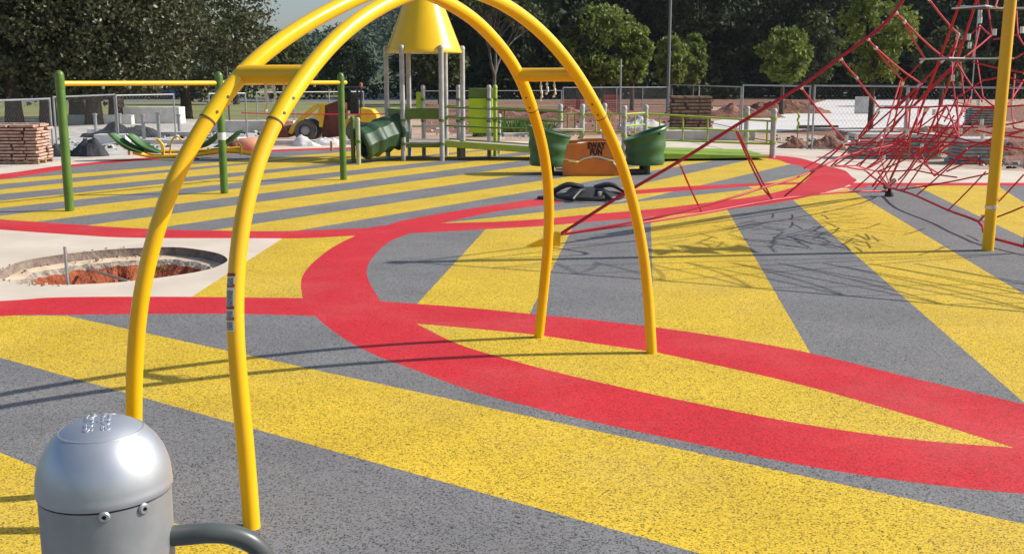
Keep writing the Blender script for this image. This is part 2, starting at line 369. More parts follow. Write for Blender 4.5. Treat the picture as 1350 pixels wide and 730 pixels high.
# ------------------------------------------------------------------ the pit
pit = polys['PIT']; pc = sum((Vector(p) for p in pit), Vector((0, 0))) / len(pit)
mb = MB(); n = len(pit)
def ringpts(sc_, z, jit=0, dz=0):
    out = []
    for i, p in enumerate(pit):
        q = pc + (p - pc) * (sc_ + jit * noise.noise(Vector((p.x * 6, p.y * 6, sc_ * 9)))); out.append((q.x, q.y, z + dz * noise.noise(Vector((p.x * 8, p.y * 8, z * 5)))))
    return out
rings = [ringpts(1, 0), ringpts(1.0, -.03, .0), ringpts(.985, -.10, .02), ringpts(.95, -.105, .02), ringpts(.86, -.12, .04, .02), ringpts(.80, -.17, .07, .05), ringpts(.66, -.30, .12, .08), ringpts(.4, -.36, .1, .10), ringpts(.18, -.34, .1, .10)]
for i, r_ in enumerate(rings): mb.v += r_
for i in range(len(rings) - 1):
    mi = 0 if i < 2 else (1 if i < 4 else (3 if i == 4 else 2))
    for k in range(n):
        k2 = (k + 1) % n; mb.f.append((i * n + k, i * n + k2, (i + 1) * n + k2, (i + 1) * n + k)); mb.m.append(mi)
mb.f.append(tuple((len(rings) - 1) * n + k for k in range(n))); mb.m.append(2)
o = mb.build('pit', ['pitwall', 'pitsand', 'pitclay', 'pitstone'], smooth=False); o['kind'] = 'structure'
sub = o.modifiers.new('s', 'SUBSURF'); sub.subdivision_type = 'SIMPLE'; sub.levels = 1; sub.render_levels = 1
p0 = G(83, 375); b = p0 + Vector((0, .12, -.25)); 
tag(MB().tube([b, Vector((b.x - .005, b.y, .36))], .016, 10).build('stake', 'steel'), 'thin grey pipe standing upright in the round pit', 'stake')
a, b = G(115, 354, -.14), G(170, 371, -.04)
tag(MB().tube([a, b], .018, 6).build('wood_lath', 'pitsand'), 'pale wooden lath lying across the red clay in the pit', 'lath')
def blades(mb, c, rad, n_, h, wd=.01, seed=1):
    r_ = random.Random(seed)
    for _ in range(n_):
        a = r_.uniform(0, 6.28); d = rad * math.sqrt(r_.random()); p = Vector(c) + Vector((math.cos(a) * d, math.sin(a) * d, 0))
        t = r_.uniform(0, 6.28); hh = h * r_.uniform(.5, 1.1); lean = Vector((math.cos(t), math.sin(t), 0)) * hh * r_.uniform(.2, .8); s_ = Vector((-math.sin(t), math.cos(t), 0)) * wd
        mb.add([p - s_, p + s_, p + lean * .5 + Vector((0, 0, hh * .7)) + s_ * .7, p + lean + Vector((0, 0, hh)), p + lean * .5 + Vector((0, 0, hh * .7)) - s_ * .7], [(0, 1, 2, 3, 4)])
mb = MB(); blades(mb, G(208, 364, -.32), .16, 120, .16, .012, 4); blades(mb, G(186, 366, -.36), .12, 40, .10, .01, 6)
tag(mb.build('weed_clump', 'weed', smooth=False), 'bright green weeds sprouting in the shaded end of the pit', 'weeds', kind='stuff')
m_ = MB(); r_ = random.Random(8)
for _ in range(230):
    i = r_.randrange(len(pit)); p = pit[i].lerp(pit[(i + 1) % len(pit)], r_.random()); left = (p.x - pc.x) < -.1
    t = r_.uniform(.74, .98) if not left or r_.random() < .6 else r_.uniform(.98, 1.06)
    q = pc + (p - pc) * t; zz = .004 if t > 1 else (-.10 if t > .88 else -.15 - (.88 - t) * .5); s_ = r_.uniform(.005, .02) * (1.4 if left else .8)
    m_.box(0, (s_, s_ * .8, s_ * .6), mat4=Matrix.Translation((q.x, q.y, zz + s_ * .2)) @ Matrix.Rotation(r_.uniform(0, 3), 4, 'Z') @ Matrix.Rotation(r_.uniform(-.6, .6), 4, 'X'), mi=r_.choice((0, 1, 1, 2)))
tag(m_.build('pit_rubble', ['pitwall', 'pitsand', 'pitclay'], smooth=False), 'crumbs of stone and clay around the rim of the round pit', 'rubble', kind='stuff')
# ------------------------------------------------------------------ arch climber
A_px = [(332, 695), (328, 635), (319, 537), (313, 490), (309.5, 440), (308, 410), (309, 370), (314, 320), (320, 280), (328, 242), (343, 199), (362, 155), (396, 107), (425, 68), (460, 34), (499, 9), (683, 16), (713, 41), (738, 66), (757, 93), (779, 126), (793, 156), (812, 192), (827, 240), (843.8, 304), (853.7, 379), (859.6, 465)]
B_px = [(178, 645), (176, 534), (178, 457), (184, 390), (191, 355), (202, 316), (213, 280), (228, 235), (251, 190), (275, 155), (314, 97), (336, 78), (371, 53), (407, 28), (457, 4), (587, 3), (615, 16), (642, 41), (664, 66), (683, 93), (694, 120), (705, 153), (716, 192), (723, 240), (724, 304), (717, 379), (710, 444)]
clm = empty('arch_climber', (-.4, 6.2, 0), 'tall yellow double tube arch with two crossbars standing in the foreground', 'arch climber')
def arch(px, joints, cb, apex):
    a, b = G(*px[0]), G(*px[-1]); u_ = (b - a).normalized(); hn = Vector((-u_.y, u_.x, 0))
    up_ = Vector((0, 0, 1)) + hn * (.1244 if px is A_px else -.1244)      # the two tubes lean towards each other
    nrm = u_.cross(up_).normalized()
    pts = [onplane(x, y, a, nrm) for x, y in px]; pts[0].z = -.02; pts[-1].z = -.02
    # smooth in plane
    mi_ = 16 if px is A_px else 15
    p1, p2 = pts[mi_ - 1], pts[mi_]
    for t in (.75, .5, .25):
        q = p1.lerp(p2, t) + up_ * (apex * (1 - (2 * t - 1) ** 2)); pts.insert(mi_, q)
    C_ = spl(pts, 8)
    def resample(C_, n_):
        cum = [0]
        for i in range(1, len(C_)): cum.append(cum[-1] + (C_[i] - C_[i - 1]).length)
        out = []; j = 0
        for k in range(n_ + 1):
            t = cum[-1] * k / n_
            while j < len(cum) - 2 and cum[j + 1] < t: j += 1
            out.append(C_[j].lerp(C_[j + 1], (t - cum[j]) / max(1e-9, cum[j + 1] - cum[j])))
        return out
    C_ = resample(C_, 150)
    for _ in range(28): C_ = [C_[0]] + [(C_[i - 1] + C_[i] * 2 + C_[i + 1]) / 4 for i in range(1, len(C_) - 1)] + [C_[-1]]
    j0 = min(range(len(C_)), key=lambda i: (C_[i] - onplane(*joints[0], a, nrm)).length)
    j1 = min(range(len(C_)), key=lambda i: (C_[i] - onplane(*joints[1], a, nrm)).length)
    up = C_[j0:j1 + 1]
    MB().tube(up, .0420, 24).build('arch_tube', 'yellow', clm)
    lg = []
    for seg in (C_[:j0 + 1], C_[j1:][::1]):
        l = MB().tube(seg, .0390, 24).build('leg', 'yellow_low', clm); lg.append(l)
    for j, sgn in ((j0, 1), (j1, -1)):
        t = (C_[j + 1] - C_[j - 1]).normalized()
        MB().tube([C_[j] - t * .004, C_[j] + t * .003], .0426, 24).build('joint_ring', 'brownmetal', clm)
        for k in (5, 11):
            kk = j + sgn * (1 if k == 5 else 3); q = C_[kk]; tt = (C_[kk + 1] - C_[kk - 1]).normalized()
            side = Vector((CAM - q)); side = (side - tt * side.dot(tt)).normalized()
            side = (side + tt.cross(side) * (.45 if sgn > 0 else .35)).normalized()
            MB().tube([q + side * .038, q + side * .045], [.0085, .007], 10).build('bolt', 'brownmetal', clm)
    cs = min(range(len(C_)), key=lambda i: (C_[i] - onplane(*cb[0], a, nrm)).length)
    ce_ = min(range(len(C_)), key=lambda i: (C_[i] - onplane(*cb[1], a, nrm)).length)
    return C_, lg, C_[cs], C_[ce_]
CA, LA, a0, a1 = arch(A_px, ((362, 155), (793, 156)), ((402, 97), (760, 95)), .13)
CB, LB, b0, b1 = arch(B_px, ((275, 155), (702, 142)), ((314, 98), (684, 95)), .10)
for p_, q_ in ((a0, b0), (a1, b1)):
    z = (p_.z + q_.z) / 2; d = (q_ - p_).normalized()
    cbar = MB().tube([Vector((p_.x, p_.y, z)), Vector((q_.x, q_.y, z))], .046, 20).build('crossbar', 'yellow_low', clm)
    mid = (Vector((p_.x, p_.y, z)) + Vector((q_.x, q_.y, z))) / 2
    for k_, ln in ((-.055, .12), (.0, .10), (.045, .15)):
        c_ = mid + d * k_; st_ = MB(); pp = spl([c_ + Vector((0, 0, -.03)), c_ + d * .012 + Vector((.01, 0, -.03 - ln * .4)), c_ - d * .012 + Vector((-.005, 0, -.03 - ln * .75)), c_ + d * .01 + Vector((0, 0, -.03 - ln))], 5)
        st_.tube(pp, [.007 + .003 * math.sin(i * 1.9) for i in range(len(pp))], 7); st_.build('hanging_strap', 'cream' if k_ else 'stickerw', cbar)
# warning labels on near left leg
lab = LA[0]
for (y0, y1, red) in ((362, 380, 1), (385, 404, 1), (411, 420, 1), (428, 440, 1)):
    pts = [c for c in CA[:40]]
    ids = [i for i in range(1, 60) if True]
    def zat(y):
        best = min(CA[:40], key=lambda c: abs((365 - F * ((c - CAM).dot(UPV)) / ((c - CAM).dot(FWD))) - y)); return best
    P0, P1 = zat(y1), zat(y0)
    def patch(P0, P1, r, a0_, a1_, mname, nme, par):
        ax = (P1 - P0).normalized(); vw = (CAM - P0); vw = (vw - ax * vw.dot(ax)).normalized(); sd = ax.cross(vw)
        m_ = MB(); N = 8; K = 5
        for j in range(K + 1):
            # follow the curved tube between the two heights
            zz = P0.z + (P1.z - P0.z) * j / K; c = min(CA[:40], key=lambda c: abs(c.z - zz)); i = CA.index(c)
            nb = CA[i + 1] if c.z < zz else CA[i - 1]; t = 0 if abs(nb.z - c.z) < 1e-6 else (zz - c.z) / (nb.z - c.z); c = c.lerp(nb, t)
            for k in range(N + 1):
                a = a0_ + (a1_ - a0_) * k / N; m_.v.append(tuple(c + (vw * math.cos(a) + sd * math.sin(a)) * r))
        for j in range(K):
            for k in range(N): m_.f.append((j * (N + 1) + k, j * (N + 1) + k + 1, (j + 1) * (N + 1) + k + 1, (j + 1) * (N + 1) + k)); m_.m.append(0)
        return m_.build(nme, mname, par)
    lb = patch(P0, P1, .0394, R(-84), R(-8), 'stickerw', 'warning_label', clm)
    d_ = (P1 - P0)
    patch(P0 + d_ * .12, P1 - d_ * .12, .0398, R(-74), R(-18), 'stickert', 'printed_text', lb)
    patch(P1 + d_.normalized() * .002, P1 + d_.normalized() * .016, .0398, R(-84), R(-8), 'stickerr', 'header_stripe', lb)
# ------------------------------------------------------------------ foreground post
RP = .0605
c0 = at(139, 643, .945); zc = c0.z; px0, py0 = c0.x, c0.y
post = empty('rail_post', (px0, py0, 0), 'silver domed metal post with a curved grey handle in the near left corner', 'post')
MB().lathe([(RP * .985, -.02), (RP * .985, zc - .002)], (px0, py0, 0), 48).build('post_body', 'silver', post)
prof = [(RP * 1.0, zc), (RP * 1.012, zc + .0015), (RP * 1.012, zc + .006)]
for k in range(0, 25):
    a = R(90) * k / 24; prof.append((max(RP * 1.005 * math.cos(a) ** .92, 0 if k == 24 else 1e-5), zc + .008 + RP * 1.03 * math.sin(a)))
prof[-1] = (0, prof[-1][1])
cap = MB().lathe(prof, (px0, py0, 0), 64).build('dome_cap', 'silver_cap', post, angle=60)
def dome(x, y):
    r = math.hypot(x, y); s_ = min(1, r / (RP * 1.005)); c_ = s_ ** (1 / .92); return zc + .008 + RP * 1.03 * math.sqrt(max(0, 1 - c_ * c_))
pts = [Vector((px0 + math.cos(a) * RP * .62, py0 + math.sin(a) * RP * .62, dome(RP * .62, 0) - .0004)) for a in np.linspace(0, 2 * math.pi, 64, endpoint=False)]
MB().tube(pts, .0010, 6, closed=True).build('cap_ridge', 'silver_cap', cap)
def emboss(txt, ox, oy, ang, size, parent):
    cu = bpy.data.curves.new('t', 'FONT'); cu.body = txt; cu.size = size; cu.extrude = .0003; cu.bevel_depth = .00015; cu.align_x = 'CENTER'; cu.offset = .0002
    t = bpy.data.objects.new('t', cu); col.objects.link(t); dg = bpy.context.evaluated_depsgraph_get(); dg.update()
    me = bpy.data.meshes.new_from_object(t.evaluated_get(dg)); bpy.data.objects.remove(t)
    pw = parent_world(parent)
    for v in me.vertices:
        x, y = v.co.x, v.co.y; X = ox + x * math.cos(ang) - y * math.sin(ang); Y = oy + x * math.sin(ang) + y * math.cos(ang)
        v.co = Vector((px0 + X, py0 + Y, dome(X, Y) + v.co.z + .0002)) - pw
    me.materials.clear(); me.materials.append(M['silver_cap'])
    o = bpy.data.objects.new('embossed_lettering', me); col.objects.link(o); o.parent = parent
emboss('landscape', .000, .006, R(-72), .0165, cap); emboss('structures', -.015, .004, R(-72), .0165, cap)
def bolt_at(px, py):
    # on post surface
    d = ray(px, py); a = d.x ** 2 + d.y ** 2; b_ = 2 * (d.x * -px0 + d.y * -py0); c_ = px0 ** 2 + py0 ** 2 - (RP * .985) ** 2
    t = (-b_ - math.sqrt(b_ * b_ - 4 * a * c_)) / (2 * a); p = CAM + d * t; nn = Vector((p.x - px0, p.y - py0, 0)).normalized()
    X = Matrix.Translation(p) @ nn.to_track_quat('Z', 'Y').to_matrix().to_4x4()
    bl = MB().lathe([(.0055, -.001), (.0055, .0012), (.0042, .0025), (.0022, .0026), (.0020, .0008), (0, .0007)], mat4=X, seg=18).build('bolt', 'silver', post)
    MB().lathe([(.0020, .0010), (0, .0010)], mat4=X, seg=6).build('socket', 'black', bl)
bolt_at(137, 681); bolt_at(189, 670)
hp = spl([at(x, y, Y) for x, y, Y in ((196, 707, .95), (240, 705, .95), (275, 702, .95), (305, 704, .955), (332, 715, .96), (350, 736, .965), (357, 770, .965), (358, 860, .96), (350, 900, .955), (325, 920, .95), (230, 925, .93))], 8)
MB().tube(hp, .0098, 18).build('handle', 'greypaint', post)
# ------------------------------------------------------------------ swing frame
sp = [G(92, 278), G(296, 255), G(453, 237)]
sw = empty('swing_frame', sp[1], 'green three post swing frame with a yellow top beam and no swings', 'swing frame')
for p in sp:
    pr = MB().lathe([(.068, -.02), (.068, 2.06), (.06, 2.10), (.035, 2.13), (0, 2.14)], (p.x, p.y, 0), 20).build('post', 'green', sw)
    MB().lathe([(.071, 1.86), (.071, 2.02)], (p.x, p.y, 0), 20).build('collar', 'green', pr)
d = (sp[2] - sp[0]).normalized()
MB().tube([sp[0] + Vector((0, 0, 1.94)) + d * .04, sp[2] + Vector((0, 0, 1.94)) + d * .15], .040, 16).build('top_beam', 'yellow_low', sw)
for i, q in enumerate((.12, .2, .3, .38, .62, .7, .8, .88)):
    p = sp[0].lerp(sp[2], q) + Vector((0, 0, 1.94)); MB().lathe([(.02, -.085), (.024, -.05), (.024, -.038)], p, 8).build('hanger', 'steel', sw)
p = sp[1]; MB().lathe([(.0700, .95), (.0700, 1.08)], (p.x, p.y, 0), 20).build('highlight_band', 'stickerw', sw)  # pale band on the post, a small highlight put in as colour
# ------------------------------------------------------------------ see-saw with green seats
base = G(245, 211); Y0 = base.y
ss = empty('seesaw', base, 'yellow multi seat seesaw with dark green bucket seats', 'seesaw')
MB().tube(spl([at(176, 201, Y0 - .3), at(205, 206, Y0), at(250, 205, Y0), at(300, 199, Y0 + .2), at(334, 203, Y0 + .3)], 6), .055, 12).build('beam', 'yellow_low', ss)
MB().tube(spl([at(170, 197, Y0 + .5), at(205, 200, Y0 + .6), at(260, 199, Y0 + .6), at(318, 195, Y0 + .7)], 6), .045, 12).build('beam', 'yellow_low', ss)
MB().lathe([(.30, 0), (.28, .03), (.09, .06), (.08, .20)], (base.x, base.y + .2, 0), 18).build('pedestal', 'black', ss)
for x0_, dy in ((214, 0), (212, .6), (316, .2)):
    MB().tube(spl([at(x0_ + 2, 205, Y0 + dy), at(x0_ + 1, 192, Y0 + dy), at(x0_ - 6, 183, Y0 + dy)], 6), .024, 10).build('handle', 'yellow_low', ss)
MB().tube(spl([at(224, 203, Y0 + .5), at(226, 187, Y0 + .5), at(233, 180, Y0 + .5), at(241, 186, Y0 + .5)], 6), .022, 10).build('handle', 'yellow_low', ss)
def seat(xp, yp, flip, Y):
    c = at(xp, yp, Y); s_ = -1 if flip else 1
    m_ = MB(); N = 10
    prof = [(-.40, .40), (-.28, .30), (-.12, .12), (.10, -.02), (.42, -.06)]
    for i, (x, z) in enumerate(prof):
        wd = [.10, .20, .26, .26, .12][i]; dp = [.02, .10, .14, .12, .02][i]
        for k in range(N + 1):
            a = math.pi * k / N; m_.v.append((c.x + s_ * (x), c.y + wd * math.cos(a), c.z + z - dp * math.sin(a) + dp))
    for i in range(len(prof) - 1):
        for k in range(N): m_.f.append((i * (N + 1) + k, i * (N + 1) + k + 1, (i + 1) * (N + 1) + k + 1, (i + 1) * (N + 1) + k)); m_.m.append(0)
    o = m_.build('seat', 'seatgreen', ss); sd = o.modifiers.new('t', 'SOLIDIFY'); sd.thickness = .04; s2 = o.modifiers.new('s', 'SUBSURF'); s2.levels = 1; s2.render_levels = 2
    MB().tube([c + Vector((s_ * .05, 0, -.02)), c + Vector((s_ * .05, 0, -.14))], .03, 8).build('seat_bracket', 'yellow_low', ss)
seat(167, 197, False, Y0 - .2); seat(190, 198, False, Y0 + .1); seat(277, 194, True, Y0 + .2); seat(303, 192, True, Y0 + .7)
# peach tub
c = G(322, 199)
tb = empty('play_tub', c, 'orange rounded play tub lying behind the middle swing post', 'play tub')
prf = [(.40, .0), (.41, .10), (.38, .22), (.28, .31), (.14, .35), (0, .36)]
MB().lathe(prf, mat4=Matrix.Translation(c + Vector((.10, .4, 0))) @ Matrix.Scale(1.15, 4, (1, 0, 0)), seg=24).build('tub_shell', 'peach', tb)
MB().lathe([(.24, 0), (.24, .12), (.18, .22), (0, .27)], mat4=Matrix.Translation(c + Vector((-.32, .22, 0))), seg=16).build('tub_mouth', 'rust', tb)
# ------------------------------------------------------------------ play structure: hexagon tower with cone roof, tunnel, ramps
fl_, fr_ = G(532, 212), G(583, 212)
Rx = (fr_ - fl_).length; hc = Vector(((fl_.x + fr_.x) / 2, fl_.y + Rx * math.sqrt(3) / 2, 0))
pt = empty('play_structure', hc, 'low playground tower with yellow cone roof, green tunnel and long railed ramp', 'play structure')
hexp = [hc + Vector((math.cos(R(60 * k + 0)) * Rx, math.sin(R(60 * k)) * Rx, 0)) for k in range(6)]
def postp(p, h, r=.062, m='postgrey', par=pt, ring=(1.0,), clampm='olive'):
    o = MB().lathe([(r, -.02), (r, h - .10), (r * 1.12, h - .095), (r * 1.12, h - .05), (r * .8, h - .01), (0, h)], (p.x, p.y, 0), 16).build('post', m, par)
    for z in ring: MB().lathe([(r * 1.25, z - .03), (r * 1.25, z + .03)], (p.x, p.y, 0), 16).build('clamp', clampm, o)
    return o
for p in hexp: postp(p, 2.84, ring=(.42, 1.0))
roof = MB().lathe([(.965, 2.66), (.97, 2.69), (.94, 2.76), (.455, 4.0), (.03, 5.02), (0, 5.04)], hc, 48).build('cone_roof', 'yellow', pt)
MB().lathe([(.955, 2.665), (.93, 2.67), (.40, 3.98), (0, 4.9)], hc, 48).build('roof_lining', 'yellow_low', roof)
def slab(pts, z0, z1):
    n_ = len(pts); m_ = MB(); m_.add([(p[0], p[1], z0) for p in pts] + [(p[0], p[1], z1) for p in pts], [tuple(range(n_))[::-1], tuple(range(n_, 2 * n_))] + [(i, (i + 1) % n_, (i + 1) % n_ + n_, i + n_) for i in range(n_)]); return m_
slab([hc + (p - hc) * .96 for p in hexp], .42, .46).build('deck', 'deck', pt, smooth=False)
slab([hc + (p - hc) * .975 for p in hexp], .33, .415).build('deck_frame', 'olive', pt, smooth=False)
def panel(a, b, z0, z1, m, t=.04, name='panel', inset=.07, par=pt):
    d = (b - a); L = d.length - inset * 2; c = (a + b) / 2; ang = math.atan2(d.y, d.x)
    return MB().box((c.x, c.y, (z0 + z1) / 2), (L, t, z1 - z0), ang).build(name, m, par, bevel=.02)
panel(hexp[4], hexp[5], 1.03, 1.30, 'olive'); panel(hexp[2], hexp[3], .9, 1.3, 'olive'); panel(hexp[1], hexp[2], .75, .82, 'cream', name='bench_shelf')
panel(hexp[3], hexp[4], 1.05, 1.27, 'olive', name='tunnel_panel')
# tunnel
tp = spl([at(530, 173, 26.9), at(514, 175, 26.7), at(498, 181, 26.3), at(484, 187, 26.0), at(475, 191, 25.9)], 7)
rr = [(.42 + [0, .0, .035, .06, .06, .035, .0][i % 7] * .9) * (1 - .003 * i) for i in range(len(tp))]
tn = MB().tube(tp, rr, 9, caps=False).build('tunnel', 'slidegreen', pt, angle=22); sd = tn.modifiers.new('t', 'SOLIDIFY'); sd.thickness = .03
q = tp[6]; MB().box(q + Vector((0, -.47, .05)), (.10, .01, .16)).build('tunnel_window', 'cream', tn)
for x, y, m_ in ((473, 217, 'postlime'), (466, 214, 'olive')):
    p = G(x, y); postp(p, 1.12, .055, m_, ring=(.55,), clampm='green')
# rear posts and lime panel
rp = {}
for k, (x, yb, yt) in enumerate(((559, 206, 112), (605, 207, 112), (645, 207, 112), (653, 206, 112), (658, 203, 150))):
    p = G(x, yb); top = at(x, yt, p.y).z; postp(p, top, .055, 'limerail' if k in (3,) else 'postgrey', ring=(top * .5, top * .8)); rp[k] = p
a = at(618, 178, rp[2].y + .1); b = at(650, 178, rp[2].y + .1)
panel(Vector((a.x, a.y, 0)), Vector((b.x, b.y, 0)), .62, 1.52, 'lime', inset=0, name='climbing_panel'); panel(Vector((a.x, a.y, 0)), Vector((b.x, b.y, 0)), 1.54, 1.78, 'olive', inset=0)
a = at(549, 150, rp[0].y); b = at(556, 150, rp[0].y); panel(Vector((a.x, a.y, 0)), Vector((b.x, b.y, 0)), 1.2, 1.68, 'lime', inset=0)
# ramp from the tower to the right, then the lower ramp
def ramp(a, b, wd, z0, z1, par=pt):
    d = (b - a).normalized(); s_ = Vector((-d.y, d.x, 0)) * wd
    m_ = MB(); v = [a, b, b + s_, a + s_]; zz = [z0, z1, z1, z0]
    m_.add([(p.x, p.y, z - .03) for p, z in zip(v, zz)] + [(p.x, p.y, z) for p, z in zip(v, zz)], [(3, 2, 1, 0), (4, 5, 6, 7), (0, 1, 5, 4), (1, 2, 6, 5), (2, 3, 7, 6), (3, 0, 4, 7)])
    rr_ = m_.build('ramp_deck', 'deck', par, smooth=False)
    for off in (Vector((0, -.03, 0)), s_ + Vector((0, .03, 0))):
        m_ = MB(); p1, p2 = a + off, b + off
        n_ = Vector((0, .02, 0)); m_.add([p1 - n_ + Vector((0, 0, z0 - .13)), p2 - n_ + Vector((0, 0, z1 - .13)), p2 - n_ + Vector((0, 0, z1 + .03)), p1 - n_ + Vector((0, 0, z0 + .03)), p1 + n_ + Vector((0, 0, z0 - .13)), p2 + n_ + Vector((0, 0, z1 - .13)), p2 + n_ + Vector((0, 0, z1 + .03)), p1 + n_ + Vector((0, 0, z0 + .03))],
            [(0, 1, 2, 3), (7, 6, 5, 4), (0, 4, 5, 1), (3, 2, 6, 7), (0, 3, 7, 4), (1, 5, 6, 2)]); m_.build('ramp_edge', 'limerail', rr_, smooth=False)
ra = Vector((fr_.x + .05, fr_.y + .25, 0)); rb = G(745, 214); rb = Vector((rb.x, ra.y - .1, 0))
ramp(ra, rb, 1.15, .46, .26)
def rail(a, b, zs, za, zb, m='olive', r=.022, bal=0, par=pt):
    for z in zs: MB().tube([a + Vector((0, 0, z + za)), b + Vector((0, 0, z + zb))], r, 10).build('rail', m, par)
    for k in range(bal):
        q = a.lerp(b, (k + 1) / (bal + 1)); dz = za + (zb - za) * (k + 1) / (bal + 1)
        MB().tube([q + Vector((0, 0, min(zs) + dz)), q + Vector((0, 0, max(zs) + dz))], r * .9, 8).build('baluster', m, par)
rail(ra, rb, (.40, .62, .86), .46, .34); rail(ra + Vector((0, 1.2, 0)), rb + Vector((0, 1.2, 0)), (.35, .60, .86), .46, .34, bal=3)
# posts of the middle deck
mp = {}
for k, (x, yt, yb) in enumerate(((738, 137, 211), (767, 137, 210), (796, 136, 206), (822, 139, 211), (850, 138, 207))):
    p = G(x, yb); top = at(x, yt, p.y).z; postp(p, top, .062, 'postgrey', ring=(top * .45, top * .78), clampm='limerail'); mp[k] = p
slab([mp[0] + Vector((-.2, 0, 0)), mp[3], mp[4] + Vector((0, .1, 0)), mp[2] + Vector((0, .3, 0)), mp[0] + Vector((-.2, 1, 0))], .22, .27).build('deck', 'deck', pt, smooth=False)
rail(mp[0], mp[1], (.5, .95), .2, .2, bal=2); rail(mp[1], mp[3], (.5, .95), .2, .2, bal=2, m='limerail'); rail(mp[3], mp[4], (.35, .65, .95), .2, .2, m='limerail', bal=1)
MB().box(at(748, 171, mp[0].y), (.75, .3, .06)).build('play_counter', 'cream', pt, bevel=.01)
r0, r1 = G(1018, 208), G(983, 198)
for p, yt, x in ((r0, 143, 1018), (r1, 140, 983)):
    top = at(x, yt, p.y).z; postp(p, top, .075, 'postgrey', ring=(.4, top - .25), clampm='limerail')
L0 = mp[4] + Vector((0, .2, 0))
lz = lambda px, py, p: at(px, py, p.y).z
for (y1_, y2_) in ((150, 160), (168, 174), (184, 190)):
    MB().tube([Vector((L0.x, L0.y, lz(852, y1_, L0))), Vector((r0.x, r0.y, lz(1018, y2_, r0)))], .026, 10).build('rail', 'limerail', pt)
for px_ in (872, 902, 934, 1010):
    t = (px_ - 852) / (1018 - 852); q = L0.lerp(r0, t); z1_ = lz(852, 184, L0) * (1 - t) + lz(1018, 190, r0) * t; z2_ = lz(852, 150, L0) * (1 - t) + lz(1018, 160, r0) * t
    MB().tube([Vector((q.x, q.y, z1_)), Vector((q.x, q.y, z2_))], .022, 8).build('baluster', 'limerail', pt)
# lime low ramp at ground level
a, b = G(868, 213), G(1012, 211)
d = (b - a); bk = Vector((0, 2.6, 0))
v = [a, b, b + bk, a + bk]; zt = [.20, .10, .10, .20]; m_ = MB()
m_.add([(p.x, p.y, .06) for p in v] + [(p.x, p.y, z) for p, z in zip(v, zt)], [(3, 2, 1, 0), (4, 5, 6, 7), (0, 1, 5, 4), (1, 2, 6, 5), (2, 3, 7, 6), (3, 0, 4, 7)])
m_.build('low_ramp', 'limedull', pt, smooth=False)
# ------------------------------------------------------------------ glider with two green buckets
gb = G(780, 232)
gl = empty('sway_glider', gb, 'orange panelled glider with a green bucket seat at each end', 'glider')
Yg = gb.y + .03
def P2(pts, Y): return [(at(x, y, Y).x, at(x, y, Y).z) for x, y in pts]
X0 = Matrix.Translation(Vector((0, Yg, 0)))
low = [(742, 232), (741, 222), (743, 211), (752, 213), (762, 214.5), (770, 210.5), (781, 208.5), (790, 209), (800, 211.5), (812, 213.5), (816, 222), (818, 231)]
upp = [(744, 209), (746, 198), (748, 190), (757, 189.5), (766, 189), (775, 187), (800, 186.5), (812, 189), (815, 200), (816, 211), (806, 209.5), (796, 206.5), (788, 204.8), (779, 205), (770, 207.5), (763, 211.5), (755, 211)]
MB().prism(P2(low, Yg)[::-1], .05, X0).build('lower_panel', 'orange', gl, bevel=.008, smooth=False)
MB().prism(P2(upp, Yg), .05, X0).build('upper_panel', 'orange', gl, bevel=.008, smooth=False)
tr = spl([at(x, y, Yg + .0) + Vector((0, -.03, 0)) for x, y in ((763, 212.8), (770, 209), (780, 206.8), (790, 207), (798, 209), (808, 212))], 5)
MB().tube(tr, .018, 8).build('wave_trim', 'cream', gl)
MB().tube([at(x, y, Yg) + Vector((0, -.02, 0)) for x, y in ((744, 210), (752, 211), (759, 212.6))], .014, 8).build('wave_trim', 'cream', gl)
upperp = [o for o in gl.children if o.name.startswith('upper_panel')][0]
def words(txt, px, py, size, Y, m, parent, nme='lettering'):
    cu = bpy.data.curves.new('t', 'FONT'); cu.body = txt; cu.size = size; cu.extrude = .004; cu.align_x = 'CENTER'; cu.align_y = 'CENTER'; cu.space_line = .78; cu.offset = .011; cu.space_character = 1.08
    t = bpy.data.objects.new('t', cu); col.objects.link(t); dg = bpy.context.evaluated_depsgraph_get(); dg.update()
    me = bpy.data.meshes.new_from_object(t.evaluated_get(dg)); bpy.data.objects.remove(t); c = at(px, py, Y); pw = parent_world(parent)
    for v in me.vertices: v.co = Vector((c.x + v.co.x * .72, c.y - v.co.z, c.z + v.co.y)) - pw
    me.materials.clear(); me.materials.append(M[m]); o = bpy.data.objects.new(nme, me); col.objects.link(o); o.parent = parent
words('SWAY\nFUN', 786, 196.8, .175, Yg - .03, 'lettering', upperp)
